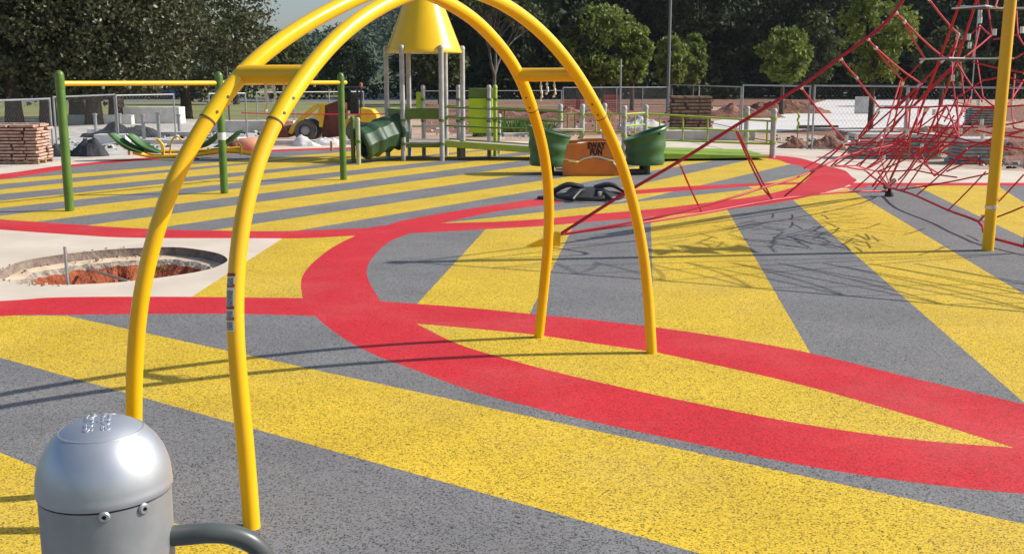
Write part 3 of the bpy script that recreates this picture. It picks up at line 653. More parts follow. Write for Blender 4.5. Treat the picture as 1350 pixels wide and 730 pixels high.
# back panel, floor and table
MB().prism([(x, z) for x, z in P2(upp, Yg)], .05, Matrix.Translation(Vector((0, Yg + 1.25, 0)))).build('back_panel', 'orange', gl, bevel=.008, smooth=False)
MB().box((gb.x, Yg + .62, .14), (1.5, 1.15, .05)).build('floor', 'deck', gl, bevel=.01)
MB().lathe([(.28, .62), (.30, .64), (.28, .66), (0, .66)], (gb.x, Yg + .62, 0), 24).build('table', 'cream', gl); MB().lathe([(.05, .16), (.05, .62)], (gb.x, Yg + .62, 0), 12).build('table_leg', 'steel', gl)
MB().tube([at(808, 214, Yg - .05), at(818, 226, Yg - .05)], .02, 8).build('brace', 'steel', gl)
def bucket_(xl, xr, ylo, ytl, ytr, Y, hi_right):
    cl_, cr_ = at(xl, ylo, Y), at(xr, ylo, Y); cx = (cl_.x + cr_.x) / 2; r_ = (cr_.x - cl_.x) / 2
    zl, zr = at(xl, ytl, Y).z, at(xr, ytr, Y).z; zb = cl_.z; m_ = MB(); N = 28; K = 13
    for j in range(K):
        t = j / (K - 1); rk = r_ * (.90 + .10 * t ** .6) * (1 + .035 * math.sin(t * 15))
        for k in range(N):
            a = 2 * math.pi * k / N; x = math.cos(a); top = zl + (zr - zl) * (x + 1) / 2
            m_.v.append((cx + x * rk, Y + .45 + math.sin(a) * rk * 1.0, zb + (top - zb) * t))
    m_.v += [(cx, Y + .45, zb)]
    for j in range(K - 1):
        for k in range(N): m_.f.append((j * N + k, j * N + (k + 1) % N, (j + 1) * N + (k + 1) % N, (j + 1) * N + k)); m_.m.append(0)
    for k in range(N): m_.f.append(((k + 1) % N, k, K * N)); m_.m.append(0)
    o = m_.build('bucket_seat', 'plasticgreen', gl, angle=60); sd = o.modifiers.new('t', 'SOLIDIFY'); sd.thickness = .045; sd.offset = -1
    rim = [Vector(m_.v[(K - 1) * N + k]) for k in range(N)]
    MB().tube(rim, .035, 8, closed=True).build('seat_rim', 'plasticgreen', o)
    s_ = 1 if hi_right else -1
    q = Vector((cx + s_ * r_ * .55, Y + .45 - r_ * .86, (zl + zr) / 2 + .02)); MB().tube([q, q + Vector((0, -.03, 0))], .025, 10).build('hand_hole', 'black', o)
    m_ = MB().tube([Vector((cx, Y + .45, 0)), Vector((cx, Y + .45, zb + .02))], .12, 12).build('spring_foot', 'black', gl)
bucket_(826, 881, 219, 188, 168, 22.4, True); bucket_(697, 752, 220, 168, 182, 22.4, False)
MB().box(G(826, 231) + Vector((.15, .2, .06)), (.5, .2, .1), .3).build('foot_bracket', 'black', gl, bevel=.01)
# ------------------------------------------------------------------ black spinner on the ground
sb = G(778, 264)
spn = empty('ground_spinner', sb, 'black low spinner with arched arms set in the striped rubber', 'spinner')
cc = sb + Vector((0, .25, 0))
MB().lathe([(.66, 0.002), (.66, .010), (0, .010)], cc, 40).build('base_ring', 'deck', spn)
MB().lathe([(.52, .014), (.52, .06), (.34, .13), (.24, .18), (0, .19)], cc, 32).build('drum', 'rubberblack', spn)
for ang in (2, 178, 62, 118, 242, 298):
    a = R(ang); d_ = Vector((math.cos(a), math.sin(a), 0)); big = ang in (2, 178)
    n_ = Vector((-d_.y, d_.x, 0)); hh = .24 if big else .17
    for off in ((-.10, .10) if big else (0,)):
        MB().tube(spl([cc + d_ * .10 + n_ * off * .6 + Vector((0, 0, hh * .8)), cc + d_ * .34 + n_ * off + Vector((0, 0, hh)), cc + d_ * .52 + n_ * off + Vector((0, 0, hh * .72)), cc + d_ * .69 + n_ * off * .4 + Vector((0, 0, .05))], 5), .036, 10).build('arm', 'black', spn)
MB().tube([cc + Vector((math.cos(a) * .58, math.sin(a) * .58, .06)) for a in np.linspace(0, 6.283, 36, endpoint=False)], .03, 10, closed=True).build('rim', 'black', spn)
MB().lathe([(.05, 0), (.05, .10), (0, .11)], cc + Vector((.16, -.4, .06)), 12).build('hub_knob', 'clamp', spn)
MB().lathe([(.12, .0), (.10, .05), (0, .06)], cc + Vector((-.78, -.08, 0)), 12).build('stop_block', 'rubberblack', spn)
# ------------------------------------------------------------------ rope net climber
mb_ = G(1302, 330); T = Vector((mb_.x + .05, mb_.y + .02, 5.3))
net = empty('rope_net_climber', mb_, 'red rope climbing net hung from a leaning yellow mast on the right', 'rope climber')
MB().tube([Vector((mb_.x, mb_.y, -.02)), T], [.067, .067], 22).build('mast', 'yellow_low', net)
MB().lathe([(.11, 0), (.09, .05), (0, .10)], T, 16).build('mast_cap', 'black', net)
MB().tube([mb_ + Vector((0, 0, .50)), mb_ + Vector((0, 0, .54))], .072, 18).build('mast_collar', 'clamp', net)
Aa = at(738, 309, 12.75); Bb = Vector((*g2((1172, 258)), .28)); Cc = Vector((7.6, 7.4, .25))
Aa.z = max(Aa.z, .1)
ropes = 0
ropeM = {}
ropelist = []
def rope(pts, r=.0115, name='rope'):
    global ropes; ropes += 1
    if name != 'rope': return MB().tube(pts, r, 8).build(name, 'rope', net)
    ropelist.append((pts, r))
def rclamp(pts, r, seg): MB().tube(pts, r, seg).build('rope_clamp', 'clamp', net)
def clamp_(p, q, s_=.05):
    d_ = (Vector(q) - Vector(p)).normalized(); rclamp([Vector(p), Vector(p) + d_ * s_ * 1.6], .021, 8)
def sagline(a, b, sag, n_=14, dirv=Vector((0, 0, -1))): return [a.lerp(b, t) + dirv * (4 * sag * t * (1 - t)) for t in np.linspace(0, 1, n_)]
# edge A follows the photograph's curve in the vertical plane through anchor and mast
nA = Vector((-(T - Aa).y, (T - Aa).x, 0)).normalized()
EA_px = [(738, 309), (820, 257), (895, 213), (968, 167), (1055, 114), (1107, 76), (1143, 50), (1180, 15)]
EA = [onplane(x, y, Aa, nA) for x, y in EA_px]
edgeA = spl(EA + [EA[-1].lerp(T, .45) + Vector((0, 0, -.12)), T], 4)
rope(edgeA, .020, 'edge_cable')
rope(sagline(Bb, T + Vector((0, 0, -.1)), .35), .020, 'edge_cable'); rope(sagline(Cc, T + Vector((0, 0, -.1)), .35), .020, 'edge_cable')
rope(sagline(Bb + Vector((.15, 0, 0)), T + Vector((0, 0, -.5)), .75), .016)
# base cables
nAB = Vector((-(Bb - Aa).y, (Bb - Aa).x, 0)).normalized()
low_px = [(738, 312), (830, 296), (925, 281), (1018, 264), (1100, 254), (1172, 252)]
rope(spl([onplane(x, y, Aa, nAB) if i else Aa for i, (x, y) in enumerate(low_px)], 4), .018, 'base_cable')
inner_px = [(745, 308), (870, 286), (960, 262), (1004, 248), (1045, 236), (1078, 222), (1116, 205), (1183, 190)]
rope(spl([at(x, y, Aa.y + (i * .38)) for i, (x, y) in enumerate(inner_px)], 4), .015, 'base_cable')
bc = [at(1176, 248, Bb.y), at(1205, 257, 16.6), at(1250, 277, 14.9), at(1290, 292, 13.6), at(1350, 325, 12.2), Cc]
rope(spl(bc, 4), .018, 'base_cable')
# facet between A, B and the top: nodes traced on the sloping net plane
nF = (Bb - Aa).cross(T - Aa).normalized()
def nd(x, y, off=0.0): return onplane(x, y, Aa + nF * off, nF)
def nM(x, y, dY=0.0): return at(x, y, mb_.y + dY)
segs = [((895, 213), (925, 279)), ((968, 167), (1004, 246)), ((970, 168), (1018, 262)), ((1004, 246), (1018, 262)), ((1055, 114), (1116, 187)), ((1107, 76), (1128, 101)), ((1128, 101), (1160, 142)), ((1143, 50), (1153, 62)), ((1153, 62), (1191, 107)), ((1153, 62), (1214, 110)),
 ((1180, 15), (1191, 27)), ((1191, 27), (1219, 77)), ((1191, 27), (1246, 77)), ((1219, 77), (1191, 107)), ((1246, 77), (1214, 110)), ((1191, 107), (1176, 174)), ((1191, 107), (1182, 142)), ((1214, 110), (1128, 186)), ((1214, 110), (1200, 141)), ((1160, 142), (1128, 186)), ((1160, 142), (1200, 141)), ((1200, 141), (1248, 139)),
 ((1116, 187), (1128, 186)), ((1128, 186), (1160, 182)), ((1160, 182), (1200, 174)), ((1116, 187), (1034, 259)), ((1116, 187), (1060, 222)), ((1128, 186), (1096, 219)), ((1160, 182), (1112, 219)), ((1200, 141), (1133, 219)), ((1200, 174), (1152, 205)), ((1096, 219), (1112, 219)), ((1112, 219), (1140, 224)), ((1140, 224), (1170, 246)), ((1140, 224), (1165, 210)),
 ((1200, 141), (1197, 180)), ((1197, 180), (1140, 224)), ((1197, 180), (1150, 246)), ((1220, 142), (1210, 178)), ((1225, 141), (1208, 168)), ((1248, 139), (1230, 172)), ((1246, 77), (1180, 145)), ((1260, 82), (1170, 172)), ((1262, 84), (1205, 140)), ((1264, 46), (1225, 0)), ((1225, 0), (1212, -20)), ((1264, 46), (1250, 76))]
for a, b in segs:
    p, q = nd(*a), nd(*b); rope(sagline(p, q, .012 * (p - q).length, 4), .0135 if p.y < 17 else .016)
    if a[1] < 260 and (abs(a[0] - b[0]) > 5): rclamp([p, p.lerp(q, min(.5, .09 / (p - q).length))], .022, 8)
# inner net: spokes and belts around the mast line
inn = [((1125, 251), (1195, 186), 3.4), ((1152, 251), (1198, 186), 3.2), ((1176, 250), (1157, 226), 4.5), ((1180, 250), (1238, 170), 3), ((1192, 252), (1258, 152), 2.6), ((1182, 251), (1303, 229), 1.6), ((1209, 257), (1280, 193), 2.0), ((1280, 193), (1322, 180), 1.0), ((1322, 180), (1350, 172), .4),
 ((1157, 226), (1129, 218), 3.8), ((1129, 218), (1100, 218), 4.0), ((1157, 226), (1198, 208), 3.0), ((1198, 208), (1245, 190), 2.2), ((1157, 226), (1205, 224), 3.2), ((1205, 224), (1262, 234), 2.2), ((1114, 191), (1195, 184), 2.6), ((1195, 184), (1252, 188), 1.6), ((1252, 188), (1296, 188), .9), ((1296, 188), (1350, 197), .4),
 ((1129, 188), (1160, 147), 2.4), ((1154, 183), (1192, 142), 2.2), ((1192, 142), (1216, 111), 1.8), ((1187, 107), (1176, 142), 2.0), ((1176, 142), (1158, 205), 2.4), ((1195, 142), (1197, 180), 2.0), ((1211, 142), (1208, 171), 1.8), ((1100, 218), (1160, 178), 3.2), ((1129, 218), (1196, 172), 3.0), ((1160, 204), (1250, 140), 2.2), ((1205, 224), (1290, 160), 1.6), ((1160, 142), (1262, 139), 1.9), ((1262, 139), (1325, 144), .7), ((1225, 200), (1300, 140), 1.2), ((1198, 208), (1262, 160), 1.8),
 ((1200, 174), (1264, 182), 1.2), ((1264, 182), (1330, 198), .4), ((1264, 182), (1297, 190), .3), ((1248, 139), (1297, 141), .8), ((1297, 141), (1350, 139), .4), ((1160, 206), (1220, 178), 2), ((1230, 172), (1262, 180), 1.5), ((1225, 168), (1290, 168), 1.4), ((1245, 160), (1262, 128), 1), ((1255, 82), (1256, 107), 1.2), ((1256, 107), (1266, 178), 1.2),
 ((1266, 82), (1272, 135), .9), ((1272, 135), (1258, 170), .9), ((1288, 78), (1296, 128), .7), ((1296, 128), (1310, 140), .5), ((1262, 128), (1296, 106), .9), ((1296, 106), (1325, 100), .2), ((1246, 77), (1292, 34), 1.0), ((1292, 34), (1305, 46), .6), ((1292, 20), (1289, -10), .8), ((1300, -10), (1308, 46), .5), ((1318, -10), (1312, 10), .3),
 ((1292, 34), (1282, 76), .8), ((1308, 46), (1268, 78), .6), ((1310, 52), (1340, 46), .3), ((1264, 46), (1255, 78), 1.3), ((1340, 10), (1342, 46), .4), ((1342, 46), (1350, 60), .3), ((1335, 78), (1350, 70), .6), ((1326, 100), (1350, 108), .8), ((1338, 100), (1334, 140), .8), ((1350, 105), (1326, 142), .9), ((1334, 140), (1336, 168), .9), ((1336, 168), (1350, 172), .9),
 ((1230, 205), (1262, 165), 1.5), ((1232, 232), (1275, 196), .6), ((1275, 196), (1322, 176), .2), ((1322, 176), (1350, 172), 0), ((1236, 228), (1205, 206), 1.5), ((1262, 205), (1300, 215), .9), ((1248, 226), (1290, 206), 1), ((1300, 168), (1350, 160), .6), ((1287, 172), (1350, 182), .7), ((1290, 292), (1350, 230), -.2), ((1297, 292), (1350, 272), .8), ((1250, 277), (1300, 226), 1.4),
 ((1215, 205), (1232, 232), 1.5), ((1280, 128), (1262, 160), .9), ((1262, 160), (1236, 150), 1.2), ((1236, 150), (1248, 139), 1.3), ((1210, 205), (1245, 168), 1.8), ((1262, 84), (1295, 134), .8), ((1282, 82), (1350, 96), .4), ((1172, 248), (1160, 234), 4), ((1160, 206), (1173, 244), 4), ((1120, 205), (1262, 190), 2.6), ((1183, 190), (1238, 200), 2.3), ((1238, 200), (1300, 216), 1.5)]
for a, b, dY in inn:
    p, q = nM(*a, dY + .5), nM(*b, dY); rope(sagline(p, q, .014 * (p - q).length, 4), .0108)
pool = [(a, dY) for a, b, dY in inn if 60 < a[1] < 225 and a[0] > 1185] + [(b, dY) for a, b, dY in inn if 60 < b[1] < 225 and b[0] > 1185]
rr_ = random.Random(31); cnt = 0
while cnt < 4:
    (a, d1), (b, d2) = rr_.choice(pool), rr_.choice(pool); L_ = math.hypot(a[0] - b[0], a[1] - b[1])
    if 22 < L_ < 62: p, q = nM(*a, d1), nM(*b, d2); rope(sagline(p, q, .02 * (p - q).length, 4), .010); cnt += 1
for x, y, dY in ((1292, 22, .8), (1292, 31, .8), (1277, 53, .9), (1278, 64, .9), (1256, 107, 1.2), (1266, 177, 1.2), (1294, 165, .7), (1262, 165, 1.4), (1196, 180, 3), (1215, 197, 2.2), (1295, 185, .5), (1231, 152, 1.6), (1336, 166, .9), (1311, 47, .4), (1295, 291, .3), (1333, 142, .7), (1347, 44, .3), (1116, 186, 2.2), (1129, 184, 2.2), (1170, 174, 2), (1196, 178, 2), (1165, 210, 3), (1290, 140, .6)):
    p = nM(x, y, dY); rclamp([p, p + Vector((.0, 0, .075))], .024, 8)
# front quarter towards the third anchor: mostly unseen ropes, added for their ground shadows
eC = sagline(Cc, T + Vector((0, 0, -.1)), .35, 12)
for k in range(2, 11):
    q = mb_ + Vector((.25 + .05 * k, -.2 * (11 - k) * .4, .35 + .42 * k)); rope(sagline(eC[k], q, .06, 5))
    g3 = bc[4].lerp(Cc, 1 - k / 11) if k < 8 else bc[4]
    rope(sagline(eC[k], g3, .03, 4)); rope(sagline(eC[k - 1], q, .03, 4))
def rlen(pts): return sum((Vector(pts[i + 1]) - Vector(pts[i])).length for i in range(len(pts) - 1)) / max(6, pts[0].y)
ropelist.sort(key=lambda t: -rlen(t[0]))
for pts, r in ropelist[:92]: MB().tube(pts, r, 6).build('rope', 'rope', net)
mo = MB()
for pts, r in ropelist[92:]: mo.tube(pts, r, 6)
if mo.f: mo.build('short_ropes', 'rope', net)['kind'] = 'stuff'
# triangular membranes and metal spreader bars
def memb(c, r_, rot, tilt=.0):
    pts = [Vector(c) + Vector((math.cos(R(rot + 120 * k)) * r_, math.sin(R(rot + 120 * k)) * r_, tilt * (k - 1))) for k in range(3)]
    out = []
    for k in range(3): out += sagline(pts[k], pts[(k + 1) % 3], .0, 5)[:-1]
    cc_ = sum(pts, Vector()) / 3; out = [cc_ + (p - cc_) * (1 - .0 if i % 4 == 0 else .82) for i, p in enumerate(out)]
    m_ = MB(); n_ = len(out); m_.add([p for p in out] + [p - Vector((0, 0, .015)) for p in out], [tuple(range(n_)), tuple(range(n_, 2 * n_))[::-1]] + [(i, i + n_, (i + 1) % n_ + n_, (i + 1) % n_) for i in range(n_)])
    m_.build('membrane', 'membrane', net, smooth=False)
    MB().tube(pts, .011, 8, closed=True).build('membrane_frame', 'clamp', net)
hz = 2.0 + (105 - 77.5) * mb_.y / F
for (x, y, r_, rt) in ((1250, 77.5, .36, 10), (1296, 77.5, .36, 70)): 
    p = nM(x, y, .45); memb(p, r_, rt)
for (x, y, r_, rt) in ((1290, 10, .30, 20), (1335, 12, .34, 80)): p = nM(x, y, .4); memb(p, r_, rt)
# anchors
for p, m_, nmn in ((Vector((Aa.x, Aa.y, 0)), 'yellow_low', 'anchor_plate'),):
    q = G(692, 325); d_ = (Vector((p.x, p.y, 0)) - q); s_ = Vector((-d_.y, d_.x, 0)).normalized() * .025
    v = [q, Vector((p.x + .0, p.y, .0)), Vector((p.x + .01, p.y, .17)), Vector((p.x - .05, p.y, .18))]
    mm = MB(); mm.add([u - s_ for u in v] + [u + s_ for u in v], [(0, 1, 2, 3), (7, 6, 5, 4), (0, 4, 5, 1), (1, 5, 6, 2), (2, 6, 7, 3), (3, 7, 4, 0)]); mm.build(nmn, m_, net, smooth=False)
g_ = Vector((*g2((1172, 259)), 0)); MB().lathe([(.08, 0), (.07, .07), (.03, .10), (.03, .24), (0, .25)], g_, 12).build('anchor_block', 'black', net)
MB().tube([g_ + Vector((-.10, -.05, .16)), g_ + Vector((.10, .05, .28))], .04, 10).build('anchor_clamp', 'brownmetal', net)
# ------------------------------------------------------------------ fences
def fence(p0, p1, h, label, nposts=0, sp_=.11, wr=.0028, group=None, r=.024, name='fence_panel', mat_='steel', topz=None, foot=True):
    p0, p1 = Vector(p0), Vector(p1); L = (p1 - p0).length; d_ = (p1 - p0) / L
    e = empty(name, (p0 + p1) / 2, label, 'fence', group)
    z0 = .06
    MB().tube([p0 + Vector((0, 0, h)), p1 + Vector((0, 0, h))], r, 8).build('top_rail', mat_, e)
    MB().tube([p0 + Vector((0, 0, z0)), p1 + Vector((0, 0, z0))], r * .8, 8).build('bottom_rail', mat_, e)
    for k in range(nposts + 2):
        q = p0 + d_ * (L * k / (nposts + 1)); MB().tube([q, q + Vector((0, 0, h + .03))], r * 1.15, 8).build('post', mat_, e)
    m_ = MB(); n_ = int((L + h) / sp_)
    up_ = Vector((0, 0, 1)); nn = Vector((-d_.y, d_.x, 0)) * wr
    for sgn in (1, -1):
        for k in range(-int(h / sp_) - 1, int(L / sp_) + 2):
            s0 = k * sp_; a0_, a1_ = s0, s0 + (h - z0)
            t0, t1 = max(0, -a0_), min(h - z0, L - a0_)
            if t1 <= t0: continue
            def pt_(t):
                s_ = a0_ + t; zz = z0 + t
                return (p0 + d_ * s_ + up_ * zz) if sgn == 1 else (p0 + d_ * (L - s_) + up_ * zz)
            P_, Q_ = pt_(t0), pt_(t1); w2 = (Q_ - P_).normalized().cross(nn.normalized()) * wr
            m_.add([P_ - w2, P_ + w2, Q_ + w2, Q_ - w2], [(0, 1, 2, 3)])
    if m_.f: m_.build('chain_link', 'wire', e, smooth=False)
    return e
gf = 'chain link fence panels around the work site'
def fpx(x0, y0, yt0, x1, y1, yt1, label, **k):
    a, b = G(x0, y0), G(x1, y1); h = (at(x0, yt0, a.y).z + at(x1, yt1, b.y).z) / 2
    return fence(a, b, h, label, group=gf, **k)
fpx(-70, 226, 138, 71, 206, 128, 'grey chain link panel behind the brick stack at the left edge', sp_=.13, wr=.0019)
fpx(76, 204, 127, 155, 190, 126, 'chain link panel between the big tree trunks and the left swing post', sp_=.14, wr=.0019)
fpx(157, 190, 126, 232, 184, 124.5, 'chain link panel behind the green seesaw seats', sp_=.15, wr=.0019)
fpx(278, 186, 123, 326, 184, 124, 'narrow steel framed fence panel right of the middle swing post', sp_=.15, wr=.0019)
fpx(340, 172, 121, 480, 168, 122, 'chain link fence run behind the yellow loader', sp_=.24, wr=.0025, nposts=2)
fpx(560, 157, 122, 740, 155, 118, 'chain link fence run behind the tower ramp rails', sp_=.24, wr=.0025, nposts=3)
fpx(742, 154, 118, 880, 152, 113, 'dark chain link fence run ending at the tall mast pole', sp_=.14, wr=.0045, nposts=3)
fpx(882, 152, 113, 975, 172, 113, 'chain link fence run behind the pallet stack', sp_=.24, wr=.0025, nposts=1)
fpx(977, 182, 113, 1064, 197, 113, 'open chain link fence panel left of the doubled steel post', sp_=.2, wr=.0014, nposts=0)
fpx(1070, 197, 113, 1190, 207, 114, 'chain link fence panel in front of the long stone stack', sp_=.15, wr=.0019)
fpx(1192, 207, 114, 1350, 222, 117, 'rightmost chain link panel behind the yellow mast', sp_=.15, wr=.0019)
fpx(1085, 128, 115, 1600, 129, 115, 'long low far fence at the edge of the yellow grass', sp_=.9, wr=.012, nposts=10, r=.05)
# poles
def pole(x, yb, yt, r, label, name='pole', m='steel', arm=0, Yf=None, par=None):
    p = G(x, yb); top = at(x, yt, p.y); e = empty(name, p, label, 'pole')
    MB().tube([p, Vector((p.x, p.y, top.z))], [r, r * .75], 10).build('shaft', m, e)
    MB().lathe([(r * 1.8, 0), (r * 1.8, .06), (r * 1.1, .1)], p, 10).build('base_collar', m, e)
    if arm:
        MB().tube([Vector((p.x, p.y, top.z - .05)), Vector((p.x - arm, p.y, top.z))], r * .6, 8).build('arm', m, e)
        MB().box((p.x - arm - .25, p.y, top.z - .02), (.7, .25, .12)).build('lamp_head', m, e, bevel=.02)
    return e
pole(880, 150, -60, .10, 'tall thin grey pole rising out of frame right of the round green tree', m='wire')
pole(817, 168, 78, .045, 'slim light grey post in front of the lit green trees')
pole(303, 166, 88, .045, 'dark thin post right of the large left tree', m='greypaint')
pole(1280, 136, 8, .055, 'distant lamp pole with a short arm behind the rope net', 'lamp_pole', arm=1.3)
pole(415, 126, 72, .07, 'faint distant pole in front of the dark wooded slope', m='greypaint')
# ------------------------------------------------------------------ stacks and site clutter
def brickstack(name, c, W, D, Hh, layers, label, m='brick', gapm='brickgap', nx=4, cat='brick stack', ragged=.03, rz=0, pallet=True, seed=1):
    r_ = random.Random(seed); e = empty(name, c, label, cat); X = Matrix.Translation(c) @ Matrix.Rotation(rz, 4, 'Z')
    z = 0
    if pallet:
        m_ = MB()
        for y in (-D / 2 + .06, 0, D / 2 - .06): m_.box(0, (W, .09, .08), mat4=X @ Matrix.Translation((0, y, .04)))
        for k in range(6): m_.box(0, (.1, D, .02), mat4=X @ Matrix.Translation((-W / 2 + .06 + k * (W - .12) / 5, 0, .091)))
        m_.build('pallet', 'wood', e, smooth=False); z = .102
    lh = (Hh - z) / layers
    MB().box(0, (W * .90, D * .90, Hh - z - lh * .3), mat4=X @ Matrix.Translation((0, 0, z + (Hh - z) / 2 - lh * .2))).build('stack_core', gapm, e, smooth=False)
    m_ = MB()
    for L_ in range(layers):
        ny = max(1, int(nx * D / W))
        for i in range(nx):
            for j in (0, ny - 1):
                m_.box(0, (W / nx * .90, D / ny * .94, lh * .62), mat4=X @ Matrix.Translation((-W / 2 + W / nx * (i + .5) + r_.uniform(-1, 1) * ragged + (L_ % 2) * .02, -D / 2 + D / ny * (j + .5) + r_.uniform(-1, 1) * ragged * .6, z + lh * (L_ + .5))) @ Matrix.Rotation(r_.uniform(-.05, .05), 4, 'Z'))
        for j in range(1, ny - 1):
            for i in (0, nx - 1):
                m_.box(0, (W / nx * .90, D / ny * .9, lh * .62), mat4=X @ Matrix.Translation((-W / 2 + W / nx * (i + .5) + r_.uniform(-1, 1) * ragged, -D / 2 + D / ny * (j + .5), z + lh * (L_ + .5))))
    for i in range(nx):
        for j in range(1, ny - 1):
            m_.box(0, (W / nx * .93, D / ny * .92, lh * .3), mat4=X @ Matrix.Translation((-W / 2 + W / nx * (i + .5), -D / 2 + D / ny * (j + .5), Hh + lh * .0)))
    m_.build('brick_layers', m, e, smooth=False); return e
brickstack('brick_stack', G(14, 217) + Vector((0, .5, 0)), 1.25, 1.0, .95, 11, 'ragged stack of pinkish bricks on a pallet at the left edge', ragged=.045, rz=.05)
brickstack('pallet_stack', G(912, 168) + Vector((0, .5, 0)), 1.75, 1.2, 1.33, 9, 'tall stack of wooden pallets behind the lime railing', m='wood', nx=3, cat='pallet stack', ragged=.06, pallet=False, seed=5)
brickstack('block_stack', G(1292, 166) + Vector((.3, .5, 0)), 1.3, 1.0, .75, 6, 'grey block stack behind the yellow mast', m='stone', nx=4, cat='block stack', seed=8)
def flatstack(c, W, D, Hh, label, seed, rz=0, group=None):
    r_ = random.Random(seed); e = empty('stone_stack', c, label, 'stone stack', group); X = Matrix.Translation(c) @ Matrix.Rotation(rz, 4, 'Z'); n_ = 7
    for L_ in range(n_ - 1):
        m_ = MB(); lh = Hh * .82 / (n_ - 1); x = -W / 2
        while x < W / 2 - .1:
            l_ = min(r_.uniform(.35, .9), W / 2 - x); m_.box(0, (l_ - .015, D * r_.uniform(.9, 1.0), lh * r_.uniform(.72, .86)), mat4=X @ Matrix.Translation((x + l_ / 2, r_.uniform(-.03, .03), lh * (L_ + .45)))); x += l_
        m_.build('stone_course', 'stone', e, smooth=False)
    MB().box(0, (W * 1.02, D * 1.02, Hh * .15), mat4=X @ Matrix.Translation((0, 0, Hh * .915))).build('cap_slab', 'curb', e, smooth=False, bevel=.01)
flatstack(G(1187, 210) + Vector((0, .5, 0)), 2.15, .9, .64, 'long dark stone stack with a pale slab on top behind the rope net', 3, rz=-.05)
flatstack(G(1292, 217) + Vector((.1, .5, 0)), 1.05, .9, .62, 'short stone stack with pale slab just left of the yellow mast', 4)
flatstack(G(1150, 186) + Vector((.0, .5, 0)), 1.9, .9, .35, 'low pale slab stack between dirt and paving', 9, rz=.04)
def slabthing(x, y, W, D, Hh, label, rz=0, m='curb', name='concrete_slab', cat='concrete slab', z=0, group=None):
    c = G(x, y) + Vector((0, D / 2, Hh / 2 + z))
    o = MB().box(c, (W, D, Hh), rz).build(name, m, None, smooth=False, bevel=.015); tag(o, label, cat, group); return o
for i, (x, y, W, D, Hh, rz, lb, m_) in enumerate((
 (130, 164, 3.0, .4, .42, .02, 'long white concrete barrier in front of the tree trunks', 'white'),
 (200, 163, 2.6, .9, .75, 0, 'large white block behind the grey posts on the left', 'white'),
 (150, 176, 2.0, .35, .18, .1, 'low white kerb piece beside the black fabric', 'white'),
 (145, 190, 1.0, .5, .3, 0, 'white step blocks right of the black fabric heap', 'white'),
 (240, 190, 2.6, .35, .14, .05, 'long pale kerb lying behind the seesaw handles', 'curb'),
 (215, 180, 2.2, .4, .16, -.06, 'grey kerb behind the seesaw seats', 'curb'),
 (330, 175, 3.3, .5, .45, .03, 'grey wrapped slab bundle left of the loader', 'curb'),
 (390, 191, 4.0, .4, .14, .02, 'pale kerb below the white rock heap', 'curb'),
 (540, 128, 14, .5, .9, 0, 'long low beige wall across the far park', 'curb'),
 (925, 185, 3.6, .4, .32, 0, 'long white concrete beam behind the lime railing', 'curb'),
 (1110, 172, 2.4, .3, .10, .02, 'grey plank at the edge of the white paving', 'curb'),
 (1080, 170, 1.6, .3, .14, -.05, 'dark timber lying on the paving edge', 'brownmetal'),
 (1140, 150, 1.2, .1, 1.0, 0, 'small grey board standing on the white paving', 'curb'),
 (690, 180, 1.5, .4, .12, .2, 'broken slab lying behind the ramp', 'curb'))):
    slabthing(x, y, W, D, Hh, lb, rz, m_)
gsp = 'short grey steel posts behind the seesaw'
for k, (x, yb, yt) in enumerate(((127, 178, 151), (159, 176, 151), (190, 184, 152), (210, 184, 150), (237, 178, 152))):
    p = G(x, yb); hh = at(x, yt, p.y).z
    m_ = MB(); m_.tube([p, p + Vector((0, 0, hh))], .06, 10); m_.lathe([(.09, -.03), (.09, .03), (0, .05)], p + Vector((0, 0, hh)), 10)
    o = m_.build('short_post', 'steel'); tag(o, ['leftmost short grey post above the black fabric', 'second short grey post from the left', 'middle short grey post behind the seesaw seats', 'fourth short grey post, close beside the middle one', 'rightmost short grey post near the loader side'][k], 'post', gsp)
def mound(x, y, W, Hh, D, m, label, name='dirt_mound', cat='dirt mound', seed=0, rough=1.0):
    c = G(x, y) + Vector((0, D / 2, 0)); m_ = MB(); N = 36; K = 12
    for j in range(K + 1):
        t = j / K
        for k in range(N):
            a = 2 * math.pi * k / N; rr_ = 1 - t
            X_, Y_ = math.cos(a) * rr_ * W / 2, math.sin(a) * rr_ * D / 2
            nz = noise.fractal(Vector((X_ * 1.6 + seed * 7, Y_ * 1.6, seed)), 1, 2, 5) * rough
            hh = Hh * (1 - rr_ ** 1.8) * (1 + .5 * nz) + (.05 * nz if 0 < t else 0)
            w_ = 1 + .12 * noise.noise(Vector((math.cos(a) * 2, math.sin(a) * 2, seed)))
            m_.v.append((c.x + X_ * w_, c.y + Y_ * w_, (hh if t else -.03)))
    for j in range(K):
        for k in range(N): m_.f.append((j * N + k, j * N + (k + 1) % N, (j + 1) * N + (k + 1) % N, (j + 1) * N + k)); m_.m.append(0)
    o = m_.build(name, m, None, smooth=False); tag(o, label, cat); return o
mound(1050, 196, 1.0, .30, .8, 'clay', 'small reddish dirt heap left of the fence post', seed=1)
mound(1098, 197, 1.4, .36, .9, 'clay', 'dark red dirt heap right of the fence post', seed=2)
mound(975, 156, 5.5, .55, 2, 'clay', 'wide red dirt bank before the white paving', seed=3)
mound(1040, 150, 6, .7, 2.4, 'clay', 'long red dirt bank below the young round tree', seed=4)
mound(850, 172, 2.2, .45, 1.4, 'curb', 'grey rubble pile behind the green bucket', 'rubble_pile', 'rubble', seed=5)
mound(760, 160, 8, .5, 3, 'clay', 'low red clay bank behind the ramp posts', seed=6)
mound(650, 158, 6, .35, 3, 'clay', 'low red clay bank behind the lime panel', seed=16)
